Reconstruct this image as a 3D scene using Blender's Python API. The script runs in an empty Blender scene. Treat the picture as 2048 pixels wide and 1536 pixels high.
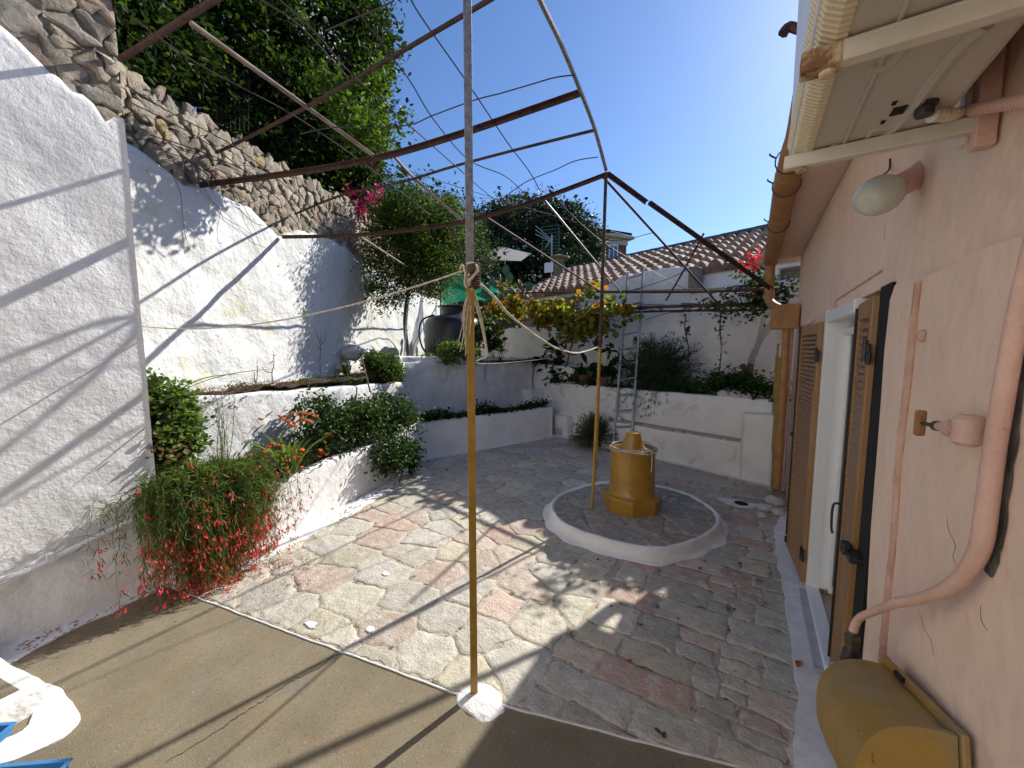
import bpy, bmesh, math, random
import numpy as np
from mathutils import Vector, noise
random.seed(7); rng = np.random.default_rng(7)
S = bpy.context.scene
D2R = math.radians
# ------------------------------------------------------------------ camera
H = 1.75; F = 769.0
PITCH = D2R(-5.3); YAW = D2R(31.915)
cam_d = bpy.data.cameras.new('camera'); cam = bpy.data.objects.new('camera', cam_d)
S.collection.objects.link(cam); S.camera = cam
cam.location = (0, 0, H); cam.rotation_euler = (math.pi/2 + PITCH, 0, YAW)
cam_d.sensor_width = 36; cam_d.lens = 36*F/2048; cam_d.clip_start = 0.02; cam_d.clip_end = 3000
# ------------------------------------------------------------------ light
SUN_AZ, SUN_EL = 15.0, 35.5
W = bpy.data.worlds.new('World'); S.world = W; W.use_nodes = True
nt = W.node_tree; bg = nt.nodes['Background']
sky = nt.nodes.new('ShaderNodeTexSky'); sky.sky_type = 'NISHITA'; sky.sun_disc = False
sky.sun_elevation = D2R(SUN_EL); sky.sun_rotation = D2R(SUN_AZ)
sky.air_density = 0.85; sky.dust_density = 0.3; sky.ozone_density = 7.5
nt.links.new(sky.outputs[0], bg.inputs[0]); bg.inputs[1].default_value = 0.076
sun_d = bpy.data.lights.new('sun', 'SUN'); sun = bpy.data.objects.new('sun', sun_d); S.collection.objects.link(sun)
sun_d.energy = 2.9; sun_d.angle = D2R(0.5); sun_d.color = (1, 0.97, 0.92)
sun.rotation_euler = (D2R(90-SUN_EL), 0, D2R(180-SUN_AZ)); sun.location = (0, 0, 30)
S.view_settings.view_transform = 'Standard'; S.view_settings.look = 'None'
S.view_settings.gamma = 1; S.view_settings.exposure = 1.25
S.cycles.max_bounces = 14; S.cycles.diffuse_bounces = 8; S.cycles.transparent_max_bounces = 16
# ------------------------------------------------------------------ survey helpers: sight lines of the photograph meeting real planes
_fw = np.array([-math.sin(YAW)*math.cos(PITCH), math.cos(YAW)*math.cos(PITCH), math.sin(PITCH)])
_rt = np.array([math.cos(YAW), math.sin(YAW), 0]); _up = np.cross(_rt, _fw); CAM = np.array([0, 0, H])
def ray(px, py):
    d = (px-1024)*_rt + (768-py)*_up + F*_fw
    return d/np.linalg.norm(d)
def onpl(px, py, p0, n):
    d = ray(px, py); p0 = np.array(p0, float); n = np.array(n, float)
    return CAM + d*np.dot(p0-CAM, n)/np.dot(d, n)
def onz(px, py, z=0.): return onpl(px, py, (0, 0, z), (0, 0, 1))
def onx(px, py, x): return onpl(px, py, (x, 0, 0), (1, 0, 0))
def ony(px, py, y): return onpl(px, py, (0, y, 0), (0, 1, 0))
def above(px, py, x, y):
    d = ray(px, py); t = (x*d[0]+y*d[1])/(d[0]**2+d[1]**2); return CAM + d*t
def at(px, py, dist):            # horizontal distance from the eye
    d = ray(px, py); return CAM + d*dist/math.hypot(d[0], d[1])
BN = (-.313, -.95, 0)
def bp(px, py, d): return onpl(px, py, (-3.27+.313*d, 7.0+.95*d, 0), BN)   # planes parallel to the back bench
def atw(px, py, off=0): return onpl(px, py, (-4.9+off, 2.61, 0), (1, .48, 0))  # retaining wall face
PA = onz(955, 1388); PT = np.array([-1.26, 3.71, 3.41])
def atl(px, py):
    d = PT[:2]-PA[:2]; return onpl(px, py, PT, (d[1], -d[0], 0))
# ------------------------------------------------------------------ object helpers
COL = S.collection
def mobj(name, V, Fc, mat, parent=None, smooth=False, tint=None):
    me = bpy.data.meshes.new(name)
    V = np.asarray(V, dtype=np.float32)
    if isinstance(Fc, np.ndarray):
        n, k = Fc.shape
        me.vertices.add(len(V)); me.vertices.foreach_set('co', V.ravel())
        me.loops.add(n*k); me.loops.foreach_set('vertex_index', Fc.astype(np.int32).ravel())
        me.polygons.add(n); me.polygons.foreach_set('loop_start', np.arange(0, n*k, k, dtype=np.int32))
        me.update(calc_edges=True); me.validate()
    else:
        me.from_pydata(V.tolist(), [], Fc); me.update()
    if smooth: me.polygons.foreach_set('use_smooth', [True]*len(me.polygons))
    if tint is not None:
        a = me.color_attributes.new('tint', 'FLOAT_COLOR', 'POINT')
        t = np.ones((len(V), 4), np.float32); t[:, :3] = tint; a.data.foreach_set('color', t.ravel())
    if mat: me.materials.append(mat)
    o = bpy.data.objects.new(name, me); COL.objects.link(o)
    if parent: adopt(o, parent)
    return o
def adopt(o, parent):
    o.parent = parent
    loc = Vector((0, 0, 0)); q = parent
    while q: loc += q.location; q = q.parent
    o.location = -loc
def tag(o, label=None, cat=None, group=None, kind=None):
    if label: o['label'] = label
    if cat: o['category'] = cat
    if group: o['group'] = group
    if kind: o['kind'] = kind
    return o
def thing(name, label, cat, loc=(0, 0, 0), group=None):
    o = bpy.data.objects.new(name, None); COL.objects.link(o); o.location = [float(v) for v in loc]
    o.empty_display_size = .1
    return tag(o, label, cat, group)
def copy_tree(o, parent=None):
    c = o.copy(); COL.objects.link(c)
    if parent: c.parent = parent
    for ch in list(o.children): copy_tree(ch, c)
    return c
class MB:
    def __init__(s): s.v = []; s.f = []
    def add(s, V, Fc):
        b = len(s.v); s.v += [tuple(map(float, p)) for p in V]; s.f += [tuple(b+i for i in f) for f in Fc]; return s
    def box(s, c, size, ax=None, bev=0.0):
        c = np.array(c, float); hx, hy, hz = np.array(size)/2.
        A = np.eye(3) if ax is None else np.array(ax, float)
        if bev <= 0:
            P = [(x, y, z) for z in (-hz, hz) for y in (-hy, hy) for x in (-hx, hx)]
            Fc = [(0, 2, 3, 1), (4, 5, 7, 6), (0, 1, 5, 4), (2, 6, 7, 3), (0, 4, 6, 2), (1, 3, 7, 5)]
        else:
            bm = bmesh.new(); bmesh.ops.create_cube(bm, size=1)
            for v in bm.verts: v.co = Vector((v.co.x*2*hx, v.co.y*2*hy, v.co.z*2*hz))
            bmesh.ops.bevel(bm, geom=list(bm.edges), offset=bev, segments=2, affect='EDGES', profile=.5)
            bm.verts.ensure_lookup_table(); bm.verts.index_update()
            P = [tuple(v.co) for v in bm.verts]; Fc = [tuple(v.index for v in f.verts) for f in bm.faces]; bm.free()
        P = np.array(P); return s.add(c + P@A, Fc)
    def tube(s, pts, r, n=8, cap=True, jit=0, tw=0):
        pts = np.array(pts, float); m = len(pts)
        r = np.full(m, r, float) if np.isscalar(r) else np.interp(np.linspace(0, 1, m), np.linspace(0, 1, len(r)), r)
        t = np.gradient(pts, axis=0); t /= np.linalg.norm(t, axis=1)[:, None]+1e-9
        u = np.cross(t[0], (0, 0, 1.)); 
        if np.linalg.norm(u) < .1: u = np.cross(t[0], (0, 1., 0))
        V = []
        for i in range(m):
            u = u-np.dot(u, t[i])*t[i]; u /= np.linalg.norm(u)+1e-9; w = np.cross(t[i], u)
            for k in range(n):
                a = 2*math.pi*k/n+tw; rr = r[i]*(1+(random.uniform(-jit, jit) if jit else 0))
                V.append(pts[i]+rr*(math.cos(a)*u+math.sin(a)*w))
        Fc = [(i*n+k, i*n+(k+1) % n, (i+1)*n+(k+1) % n, (i+1)*n+k) for i in range(m-1) for k in range(n)]
        if cap: Fc += [tuple(range(n-1, -1, -1)), tuple((m-1)*n+k for k in range(n))]
        return s.add(V, Fc)
    def lathe(s, c, prof, n=32, ax=None):
        c = np.array(c, float); A = np.eye(3) if ax is None else np.array(ax, float)
        V = []; m = len(prof)
        for r, z in prof:
            for k in range(n):
                a = 2*math.pi*k/n+.3; V.append((r*math.cos(a), r*math.sin(a), z))
        Fc = [(i*n+k, i*n+(k+1) % n, (i+1)*n+(k+1) % n, (i+1)*n+k) for i in range(m-1) for k in range(n)]
        Fc += [tuple(range(n-1, -1, -1)), tuple((m-1)*n+k for k in range(n))]
        return s.add(c+np.array(V)@A, Fc)
    def prism(s, poly, z0, z1):
        n = len(poly); V = [(p[0], p[1], z0) for p in poly]+[(p[0], p[1], z1) for p in poly]
        return s.add(V, [tuple(range(n-1, -1, -1)), tuple(range(n, 2*n))]+[(k, (k+1) % n, n+(k+1) % n, n+k) for k in range(n)])
    def build(s, name, mat, parent=None, smooth=False, tint=None):
        o = mobj(name, s.v, s.f, mat, parent, smooth, tint)
        if smooth:
            try:
                o.data.set_sharp_from_angle(angle=D2R(40))
            except Exception: pass
        return o
def catenary(a, b, sag, n=14, wob=0.0):
    a = np.array(a, float); b = np.array(b, float); t = np.linspace(0, 1, n)[:, None]
    P = a+(b-a)*t; P[:, 2] -= (4*sag*t*(1-t))[:, 0]
    if wob: P[1:-1] += rng.normal(0, wob, (n-2, 3))
    return P
def smooth_path(pts, n=6):
    pts = [np.array(p, float) for p in pts]; P = [pts[0]]+pts+[pts[-1]]; out = []
    for i in range(1, len(P)-2):
        for k in range(n):
            t = k/n; a, b, c, d = P[i-1:i+3]
            out.append(.5*((2*b)+(-a+c)*t+(2*a-5*b+4*c-d)*t*t+(-a+3*b-3*c+d)*t**3))
    out.append(pts[-1]); return np.array(out)
def nz(p, sc, seed=0.): return noise.noise(Vector((p[0]*sc+seed, p[1]*sc+seed*1.7, p[2]*sc-seed)))
# ------------------------------------------------------------------ materials
def newmat(name):
    m = bpy.data.materials.new(name); m.use_nodes = True; t = m.node_tree; b = t.nodes['Principled BSDF']; return m, t, b
def N(t, typ, **k):
    n = t.nodes.new(typ)
    for a, v in k.items():
        if a in n.inputs.keys() if isinstance(a, str) else False: n.inputs[a].default_value = v
        else: setattr(n, a, v)
    return n
def rgb(c): return (c[0], c[1], c[2], 1)
def noise_n(t, co, scale, detail=5, rough=.6, dist=0.):
    n = t.nodes.new('ShaderNodeTexNoise'); n.inputs['Scale'].default_value = scale
    n.inputs['Detail'].default_value = detail; n.inputs['Roughness'].default_value = rough; n.inputs['Distortion'].default_value = dist
    t.links.new(co, n.inputs['Vector']); return n
def ramp(t, src, p0, p1, c0=(0, 0, 0), c1=(1, 1, 1)):
    r = t.nodes.new('ShaderNodeValToRGB'); e = r.color_ramp.elements
    e[0].position = p0; e[1].position = p1; e[0].color = rgb(c0); e[1].color = rgb(c1)
    t.links.new(src, r.inputs[0]); return r
def mix(t, fac, a, b, bt='MIX'):
    m = t.nodes.new('ShaderNodeMix'); m.data_type = 'RGBA'; m.blend_type = bt
    for i, v in ((0, fac), (6, a), (7, b)):
        if hasattr(v, 'node'): t.links.new(v, m.inputs[i])
        elif i == 0: m.inputs[0].default_value = v
        else: m.inputs[i].default_value = rgb(v)
    return m.outputs[2]
def pm(name, c1, c2=None, scale=4, rough=.85, bump=.3, bscale=60, dist=.01, layers=(), metallic=0, attr=False, lump=None, stretch=None, spec=None, coat=0):
    """layers: (colour, noise scale, lo, hi[, distortion]) patches laid over the base colour"""
    m, t, b = newmat(name)
    tc = t.nodes.new('ShaderNodeTexCoord'); co = tc.outputs['Object']
    if stretch:
        mp = t.nodes.new('ShaderNodeMapping'); mp.inputs['Scale'].default_value = stretch; t.links.new(co, mp.inputs[0]); co = mp.outputs[0]
    base = c1
    if attr:
        an = t.nodes.new('ShaderNodeAttribute'); an.attribute_name = 'tint'; base = an.outputs['Color']
    if c2 is not None:
        r = ramp(t, noise_n(t, co, scale, 6).outputs[0], .38, .64)
        base = mix(t, r.outputs[0], base, c2, 'MULTIPLY' if attr else 'MIX')
    for L in layers:
        r = ramp(t, noise_n(t, co, L[1], 7, .65, L[4] if len(L) > 4 else 0).outputs[0], L[2], L[3])
        base = mix(t, r.outputs[0], base, L[0])
    if hasattr(base, 'node'): t.links.new(base, b.inputs['Base Color'])
    else: b.inputs['Base Color'].default_value = rgb(base)
    b.inputs['Roughness'].default_value = rough; b.inputs['Metallic'].default_value = metallic
    if spec is not None: b.inputs['Specular IOR Level'].default_value = spec
    if coat: b.inputs['Coat Weight'].default_value = coat; b.inputs['Coat Roughness'].default_value = .25
    nrm = None
    if lump:
        bu = t.nodes.new('ShaderNodeBump'); bu.inputs['Strength'].default_value = 1; bu.inputs['Distance'].default_value = lump[1]
        t.links.new(noise_n(t, co, lump[0], 3).outputs[0], bu.inputs['Height']); nrm = bu.outputs[0]
    if bump:
        bu = t.nodes.new('ShaderNodeBump'); bu.inputs['Strength'].default_value = bump; bu.inputs['Distance'].default_value = dist
        t.links.new(noise_n(t, co, bscale, 6, .7).outputs[0], bu.inputs['Height'])
        if nrm: t.links.new(nrm, bu.inputs['Normal'])
        nrm = bu.outputs[0]
    if nrm: t.links.new(nrm, b.inputs['Normal'])
    return m
def leafmat(name, trans=.45, gloss=.35):
    m, t, b = newmat(name); an = t.nodes.new('ShaderNodeAttribute'); an.attribute_name = 'tint'
    t.links.new(an.outputs['Color'], b.inputs['Base Color']); b.inputs['Roughness'].default_value = gloss
    b.inputs['Specular IOR Level'].default_value = .22
    tr = t.nodes.new('ShaderNodeBsdfTranslucent'); mx = t.nodes.new('ShaderNodeMixShader'); mx.inputs[0].default_value = trans
    g = mix(t, 1.0, an.outputs['Color'], (1.5, 1.6, .75), 'MULTIPLY'); t.links.new(g, tr.inputs[0])
    t.links.new(b.outputs[0], mx.inputs[1]); t.links.new(tr.outputs[0], mx.inputs[2])
    t.links.new(mx.outputs[0], t.nodes['Material Output'].inputs[0]); return m
M = {}
M['white'] = pm('whitewash', (.81, .79, .75), (.73, .705, .665), 3, .9, .35, 55, .008, lump=(8, .018), layers=[((.56, .54, .49), 2.3, .62, .8, 1)])
M['white_rough'] = pm('whitewash_rough', (.76, .745, .715), (.66, .645, .615), 5, .92, .7, 48, .009, lump=(10, .016), layers=[((.55, .54, .51), 7, .64, .74, 2)])
M['white_moss'] = pm('whitewash_mossy', (.74, .73, .69), (.66, .65, .60), 2, .92, .5, 42, .010, lump=(7, .03),
                     layers=[((.42, .43, .24), 16, .60, .70, 1.5), ((.60, .57, .33), 2.2, .55, .72, 1), ((.5, .38, .2), 3.1, .70, .78, 1)])
M['white_dirty'] = pm('whitewash_dirty', (.83, .805, .755), (.75, .725, .675), 3, .9, .4, 50, .010, lump=(7, .025), layers=[((.52, .47, .39), 3, .58, .76, 1), ((.38, .34, .28), 13, .66, .74, 1), ((.30, .27, .22), 34, .68, .73, .5)])
M['mortar'] = pm('mortar', (.50, .43, .32), (.40, .34, .255), 9, .95, .8, 70, .01, layers=[((.66, .62, .54), 5, .58, .66, .5), ((.13, .105, .075), 11, .54, .62, .5)])
M['paving'] = pm('paving_stone', (1, 1, 1), (.80, .79, .76), 11, .88, .8, 60, .012, attr=True, lump=(16, .014),
                 layers=[((.42, .36, .29), 7, .48, .78, .4), ((.66, .61, .53), 10, .52, .74, .3), ((.27, .225, .18), 75, .57, .68, .3), ((.70, .67, .61), 48, .60, .72, .2), ((.22, .18, .14), 26, .64, .72, .4)])
M['rubble'] = pm('rubble_stone', (1, 1, 1), (.55, .52, .48), 7, .95, 1., 34, .03, attr=True, lump=(11, .05), layers=[((.10, .09, .075), 14, .60, .72, 1)])
M['rubble_mortar'] = pm('rubble_mortar', (.33, .29, .23), (.20, .175, .14), 9, .95, 1., 25, .04, layers=[((.05, .045, .035), 7, .6, .68, 2)])
M['concrete'] = pm('concrete', (.25, .205, .128), (.19, .153, .092), 2.5, .93, .9, 170, .006, layers=[((.25, .165, .085), 1.7, .54, .74, .6), ((.20, .175, .13), 4.5, .55, .75, .8), ((.13, .11, .08), 80, .57, .67), ((.46, .42, .34), 110, .62, .70), ((.09, .075, .05), 23, .70, .74, .3)])
M['paintline'] = pm('white_lime_paint', (.80, .80, .78), (.68, .67, .64), 12, .9, .5, 60, .008)
M['pink'] = pm('pink_plaster', (.80, .60, .475), (.76, .555, .44), 1.6, .86, .4, 110, .004, lump=(3.5, .03), layers=[((.68, .48, .385), 4, .58, .72, .5), ((.80, .63, .47), 2.2, .52, .7, .5), ((.58, .42, .34), 1.1, .66, .80, .6), ((.86, .70, .58), 70, .68, .74)])
M['pink_worn'] = pm('pink_plaster_worn', (.64, .42, .33), (.52, .32, .25), 14, .9, .8, 45, .012)
M['grey_crack'] = pm('exposed_grey_mortar', (.20, .175, .13), (.09, .075, .055), 16, .95, 1., 40, .02, layers=[((.42, .33, .16), 9, .6, .7)])
M['soffit'] = pm('soffit_plaster', (.72, .55, .45), (.66, .50, .41), 2, .85, .1, 50, .004)
M['ochre'] = pm('ochre_gloss_paint', (.38, .20, .018), (.32, .16, .015), 6, .3, .2, 40, .004, lump=(10, .010), layers=[((.17, .08, .02), 16, .64, .72, .4), ((.50, .33, .12), 34, .70, .74, .3)], coat=.4)
M['ochre_old'] = pm('ochre_paint_weathered', (.37, .215, .03), (.28, .17, .04), 4, .42, .3, 60, .003, lump=(14, .004), layers=[((.10, .06, .025), 26, .64, .68, .6), ((.28, .21, .11), 5, .5, .75, .5), ((.52, .36, .12), 40, .68, .72, .3)])
M['gutter'] = pm('gutter_brown_paint', (.40, .20, .07), (.30, .145, .05), 9, .6, .4, 50, .004, layers=[((.58, .42, .28), 24, .66, .70, 2), ((.11, .06, .03), 14, .64, .72, 1)])
M['gate'] = pm('gate_olive_paint', (.34, .24, .04), (.28, .19, .03), 6, .5, .3, 60, .003)
M['shutter'] = pm('brown_shutter_paint', (.36, .20, .08), (.29, .15, .055), 5, .42, .15, 90, .002, stretch=(1, 1, .2))
M['upvc'] = pm('white_frame', (.80, .81, .80), None, rough=.35, bump=0)
M['black'] = pm('black_metal', (.02, .02, .02), None, rough=.45, bump=0)
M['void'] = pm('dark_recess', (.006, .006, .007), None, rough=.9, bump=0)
M['rust'] = pm('rusty_steel', (.085, .034, .02), (.05, .022, .015), 20, .75, .5, 120, .002, layers=[((.03, .016, .012), 9, .5, .62, 1)])
M['rust_grey'] = pm('rusty_galvanised_pipe', (.26, .20, .165), (.15, .085, .055), 9, .6, .5, 120, .002, layers=[((.12, .05, .03), 30, .56, .66, 1)])
M['galv'] = pm('galvanised_steel', (.40, .38, .35), (.25, .21, .18), 50, .45, .4, 200, .002, metallic=.5)
M['yellowpost'] = pm('yellow_ochre_post_paint', (.42, .25, .04), (.33, .19, .03), 14, .5, .3, 120, .003, layers=[((.17, .09, .03), 30, .64, .70, 2)])
M['wire'] = pm('dark_wire', (.05, .035, .03), None, rough=.6, bump=0)
M['rope'] = pm('cream_rope', (.68, .62, .50), (.45, .38, .27), 60, .95, 1., 300, .003)
M['cloth'] = pm('brown_rag', (.17, .095, .05), (.08, .05, .03), 30, .95, 1., 90, .01)
M['soil'] = pm('dark_soil', (.085, .05, .032), (.04, .026, .018), 14, .97, 1., 55, .03, layers=[((.20, .11, .06), 45, .58, .66)])
M['tank'] = pm('black_plastic_tank', (.014, .016, .017), (.024, .027, .029), 3, .42, 0, layers=[((.13, .13, .12), 5, .60, .8, 1)])
M['blueplastic'] = pm('blue_plastic', (.045, .20, .42), None, rough=.35, bump=0)
M['alu'] = pm('aluminium', (.55, .57, .60), (.40, .42, .44), 12, .42, .1, 80, .002, metallic=.6)
M['ladder'] = pm('dull_aluminium', (.34, .37, .42), (.25, .28, .32), 12, .5, .1, 80, .002, metallic=.35)
M['ac'] = pm('ac_cream_metal', (.50, .46, .39), (.46, .42, .355), 3, .45, 0, layers=[((.36, .30, .21), 6, .64, .8, 1)])
M['ac_white'] = pm('ac_white_plastic', (.66, .67, .64), (.60, .60, .56), 5, .4, 0, layers=[((.50, .33, .12), 4, .66, .85, 1)])
M['ac_grille'] = pm('ac_yellowed_grille', (.62, .53, .36), None, rough=.5, bump=0)
M['bracket'] = pm('bracket_chipped_paint', (.66, .61, .51), (.58, .53, .44), 8, .5, .1, 60, .002, layers=[((.33, .15, .05), 13, .67, .70, 1)])
M['bracket_rust'] = pm('bracket_rust', (.30, .15, .05), (.12, .06, .03), 25, .8, .6, 80, .004, layers=[((.60, .48, .28), 14, .5, .6)])
M['hose_cream'] = pm('cream_hose', (.62, .54, .40), None, rough=.5, bump=0)
M['hose_pink'] = pm('pink_painted_hose', (.55, .33, .27), None, rough=.5, bump=0)
M['globe'] = pm('opal_glass_globe', (.56, .57, .48), (.50, .50, .41), 12, .22, .05, 40, .003, layers=[((.66, .66, .60), 18, .62, .70)])
M['brass'] = pm('tarnished_brass', (.14, .12, .065), (.07, .06, .04), 20, .4, .3, 90, .002, metallic=.5)
M['pinkpipe'] = pm('pink_painted_pipe', (.70, .46, .37), (.62, .385, .31), 9, .5, .7, 38, .008, layers=[((.42, .22, .15), 26, .64, .72)])
M['tile'] = pm('terracotta_tile', (1, 1, 1), (.62, .60, .58), 14, .9, .5, 60, .01, attr=True, layers=[((.09, .075, .06), 8, .62, .74, 1)])
M['terracotta'] = pm('terracotta_pot', (.20, .07, .035), (.14, .05, .03), 8, .85, .2, 40, .005)
M['redhouse'] = pm('red_render', (.25, .075, .05), (.21, .06, .04), 4, .9, .2, 20, .01)
M['cream'] = pm('cream_render', (.62, .52, .40), (.55, .46, .35), 4, .9, .2, 20, .01)
M['blueglass'] = pm('window_blue_glass', (.07, .12, .18), None, rough=.08, bump=0)
M['tarp'] = pm('pale_tarpaulin', (.26, .24, .21), (.20, .185, .165), 4, .9, .1, 20, .01)
M['bark'] = pm('bark', (.13, .095, .065), (.07, .05, .035), 12, .9, 1., 40, .02, stretch=(1, 1, .35))
M['twig'] = pm('dry_twig', (.19, .13, .09), (.10, .07, .05), 20, .9, .3, 60, .004)
M['leaf'] = leafmat('leaf', .42, .55); M['leaf_dull'] = leafmat('leaf_dull', .25, .5); M['leaf_gloss'] = leafmat('leaf_glossy', .35, .42)
M['petal'] = leafmat('petal', .35, .5)
M['stem'] = pm('green_stem', (.10, .15, .035), (.16, .17, .05), 20, .6, 0)
M['ground'] = pm('dry_earth', (.16, .12, .075), (.10, .09, .05), 2, .95, .6, 20, .04)
M['hill'] = pm('scrub_hillside', (.075, .08, .035), (.04, .05, .022), .6, .95, 1., 3, .3)
M['rock'] = pm('white_painted_rock', (.62, .61, .58), (.45, .44, .42), 8, .9, .7, 30, .02)
M['net'] = pm('white_plastic_net', (.62, .62, .60), None, rough=.5, bump=0)
def glassmat():
    m, t, b = newmat('door_glass'); b.inputs['Base Color'].default_value = (.03, .035, .04, 1); b.inputs['Roughness'].default_value = .3
    b.inputs['Specular IOR Level'].default_value = .15; return m
M['glass'] = glassmat()
def netmat(name, col, alpha):
    m, t, b = newmat(name); b.inputs['Base Color'].default_value = rgb(col)
    tr = t.nodes.new('ShaderNodeBsdfTransparent'); mx = t.nodes.new('ShaderNodeMixShader'); mx.inputs[0].default_value = alpha
    tl = t.nodes.new('ShaderNodeBsdfTranslucent'); tl.inputs[0].default_value = rgb(col); m2 = t.nodes.new('ShaderNodeMixShader'); m2.inputs[0].default_value = .6
    t.links.new(b.outputs[0], m2.inputs[1]); t.links.new(tl.outputs[0], m2.inputs[2])
    t.links.new(tr.outputs[0], mx.inputs[1]); t.links.new(m2.outputs[0], mx.inputs[2]); t.links.new(mx.outputs[0], t.nodes['Material Output'].inputs[0]); return m
M['greennet'] = netmat('green_shade_net', (.02, .30, .16), .7)
# ------------------------------------------------------------------ walls with hand-plastered tops
def sweep_wall(name, mat, path, thick, z0=-.05, rnd=.04, side=1, amp=.012, parent=None, step=.05, batter=0., topamp=.01):
    """path [(x,y,ztop)] is the visible face line; thickness goes to the left (side=1) or right (-1) of the path"""
    P = [np.array(p, float) for p in path]; pts = []
    for a, b in zip(P[:-1], P[1:]):
        n = max(1, int(np.linalg.norm((b-a)[:2])/step))
        for i in range(n): pts.append(a+(b-a)*i/n)
    pts.append(P[-1]); pts = np.array(pts); t = np.gradient(pts[:, :2], axis=0); t /= np.linalg.norm(t, axis=1)[:, None]
    nr = np.stack([-t[:, 1], t[:, 0]], 1)*side
    V = []; hmax = max(p[2] for p in path)-z0; nv = max(3, int((hmax-rnd)/step))
    m = None
    for i, p in enumerate(pts):
        h = p[2]; prof = [(batter*(k/nv), z0+(h-rnd-z0)*k/nv) for k in range(nv+1)]
        prof += [(batter+rnd*(1-math.cos(a)), h-rnd+rnd*math.sin(a)) for a in (.5, 1.05, math.pi/2)]
        nt_ = max(1, int((thick-2*rnd-batter)/.07)); prof += [(batter+rnd+(thick-2*rnd-batter)*k/nt_, h) for k in range(1, nt_+1)]
        prof += [(thick-rnd*(1-math.sin(a)), h-rnd*(1-math.cos(a))) for a in (.6, 1.57)] + [(thick, z0)]
        m = len(prof)
        for q, (o, z) in enumerate(prof):
            x = p[0]+nr[i, 0]*o; y = p[1]+nr[i, 1]*o; d = nz((x, y, z), 2.2, 3)*amp*1.6+nz((x, y, z), 7, 9)*amp
            V.append((x-nr[i, 0]*d, y-nr[i, 1]*d, z+(nz((x, y, 0), 3, 5)*topamp*2 if z > h-rnd-.01 else 0)))
    n = len(pts); Fc = [(i*m+q, (i+1)*m+q, (i+1)*m+q+1, i*m+q+1) for i in range(n-1) for q in range(m-1)]
    if side == 1: Fc = [f[::-1] for f in Fc]
    Fc += [tuple(range(m)), tuple((n-1)*m+q for q in range(m-1, -1, -1))]
    return mobj(name, V, Fc, mat, parent, True)
def sheet(name, mat, poly, z, parent=None, jag=.0, thick=.012, seg=.04):
    """thin irregular patch lying on the ground"""
    P = []; n = len(poly)
    for i in range(n):
        a = np.array(poly[i][:2], float); b = np.array(poly[(i+1) % n][:2], float); k = max(1, int(np.linalg.norm(b-a)/seg))
        for j in range(k):
            q = a+(b-a)*j/k; P.append(q+np.array([nz((q[0], q[1], 0), 9, 1), nz((q[0], q[1], 0), 9, 7)])*jag*1.6)
    mb = MB(); mb.prism([tuple(p) for p in P], z-thick, z); return mb.build(name, mat, parent)
# ------------------------------------------------------------------ stones cut as Voronoi cells
def clip_poly(poly, p, n):
    out = []; m = len(poly)
    for i in range(m):
        a, b = poly[i], poly[(i+1) % m]; da = np.dot(a-p, n); db = np.dot(b-p, n)
        if da <= 0: out.append(a)
        if da*db < 0: out.append(a+(b-a)*da/(da-db))
    return out
def cells(seeds, region):
    seeds = np.array(seeds); out = []
    for i, s in enumerate(seeds):
        poly = [np.array(q, float) for q in region]
        d = np.linalg.norm(seeds-s, axis=1); o = np.argsort(d)[1:26]
        for j in o:
            if len(poly) < 3: break
            q = seeds[j]; poly = clip_poly(poly, (s+q)/2, (q-s)/np.linalg.norm(q-s))
        if len(poly) >= 3: out.append((i, poly))
    return out
def stones(name, mat, polys, tof, tints, gap, height, dome, parent=None, seg=.03, jag=.008, hj=.003, roundk=1):
    V = []; Fc = []; T = []
    for idx, poly in polys:
        c = sum(poly)/len(poly)
        P = []; m = len(poly)
        for i in range(m):
            a, b = poly[i], poly[(i+1) % m]; k = max(1, int(np.linalg.norm(b-a)/seg))
            for j in range(k): P.append(a+(b-a)*j/k)
        P = np.array(P)
        if len(P) < 5: continue
        for _ in range(roundk): P = (np.roll(P, 1, 0)+2*P+np.roll(P, -1, 0))/4
        dd = P-c; L = np.linalg.norm(dd, axis=1)
        if L.max() < gap*2.5: continue
        P = c+dd*np.maximum(.2, 1-gap/L)[:, None]
        J = np.array([[nz((p[0], p[1], idx*.37), 14, 2), nz((p[0], p[1], idx*.37), 14, 8)] for p in P])*jag*2
        P = P+J; hz = height+random.uniform(-hj, hj); n = len(P)
        tx, ty = random.uniform(-hj, hj)*2, random.uniform(-hj, hj)*2
        rings = [(1, 0), (1, hz*.72), (.97-.0, hz)] + [(s, hz+dome*(1-s*s)) for s in (.8, .55, .28)]
        b = len(V)
        for (s, h) in rings:
            for p in P:
                q = c+(p-c)*s; hh = h
                if s < 1: hh += nz((q[0], q[1], idx*.5), 6, 4)*dome*.9+nz((q[0], q[1], idx), 18, 4)*dome*.45 + tx*(q[0]-c[0])/.2+ty*(q[1]-c[1])/.2
                V.append(tof(q[0], q[1], hh))
        V.append(tof(c[0], c[1], hz+dome)); R = len(rings)
        for r in range(R-1):
            for k in range(n): Fc.append((b+r*n+k, b+r*n+(k+1) % n, b+(r+1)*n+(k+1) % n, b+(r+1)*n+k))
        for k in range(n): Fc.append((b+(R-1)*n+k, b+(R-1)*n+(k+1) % n, b+R*n))
        T += [tints(idx, c)]*(R*n+1)
    return mobj(name, V, Fc, mat, parent, True, tint=np.array(T))
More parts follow.
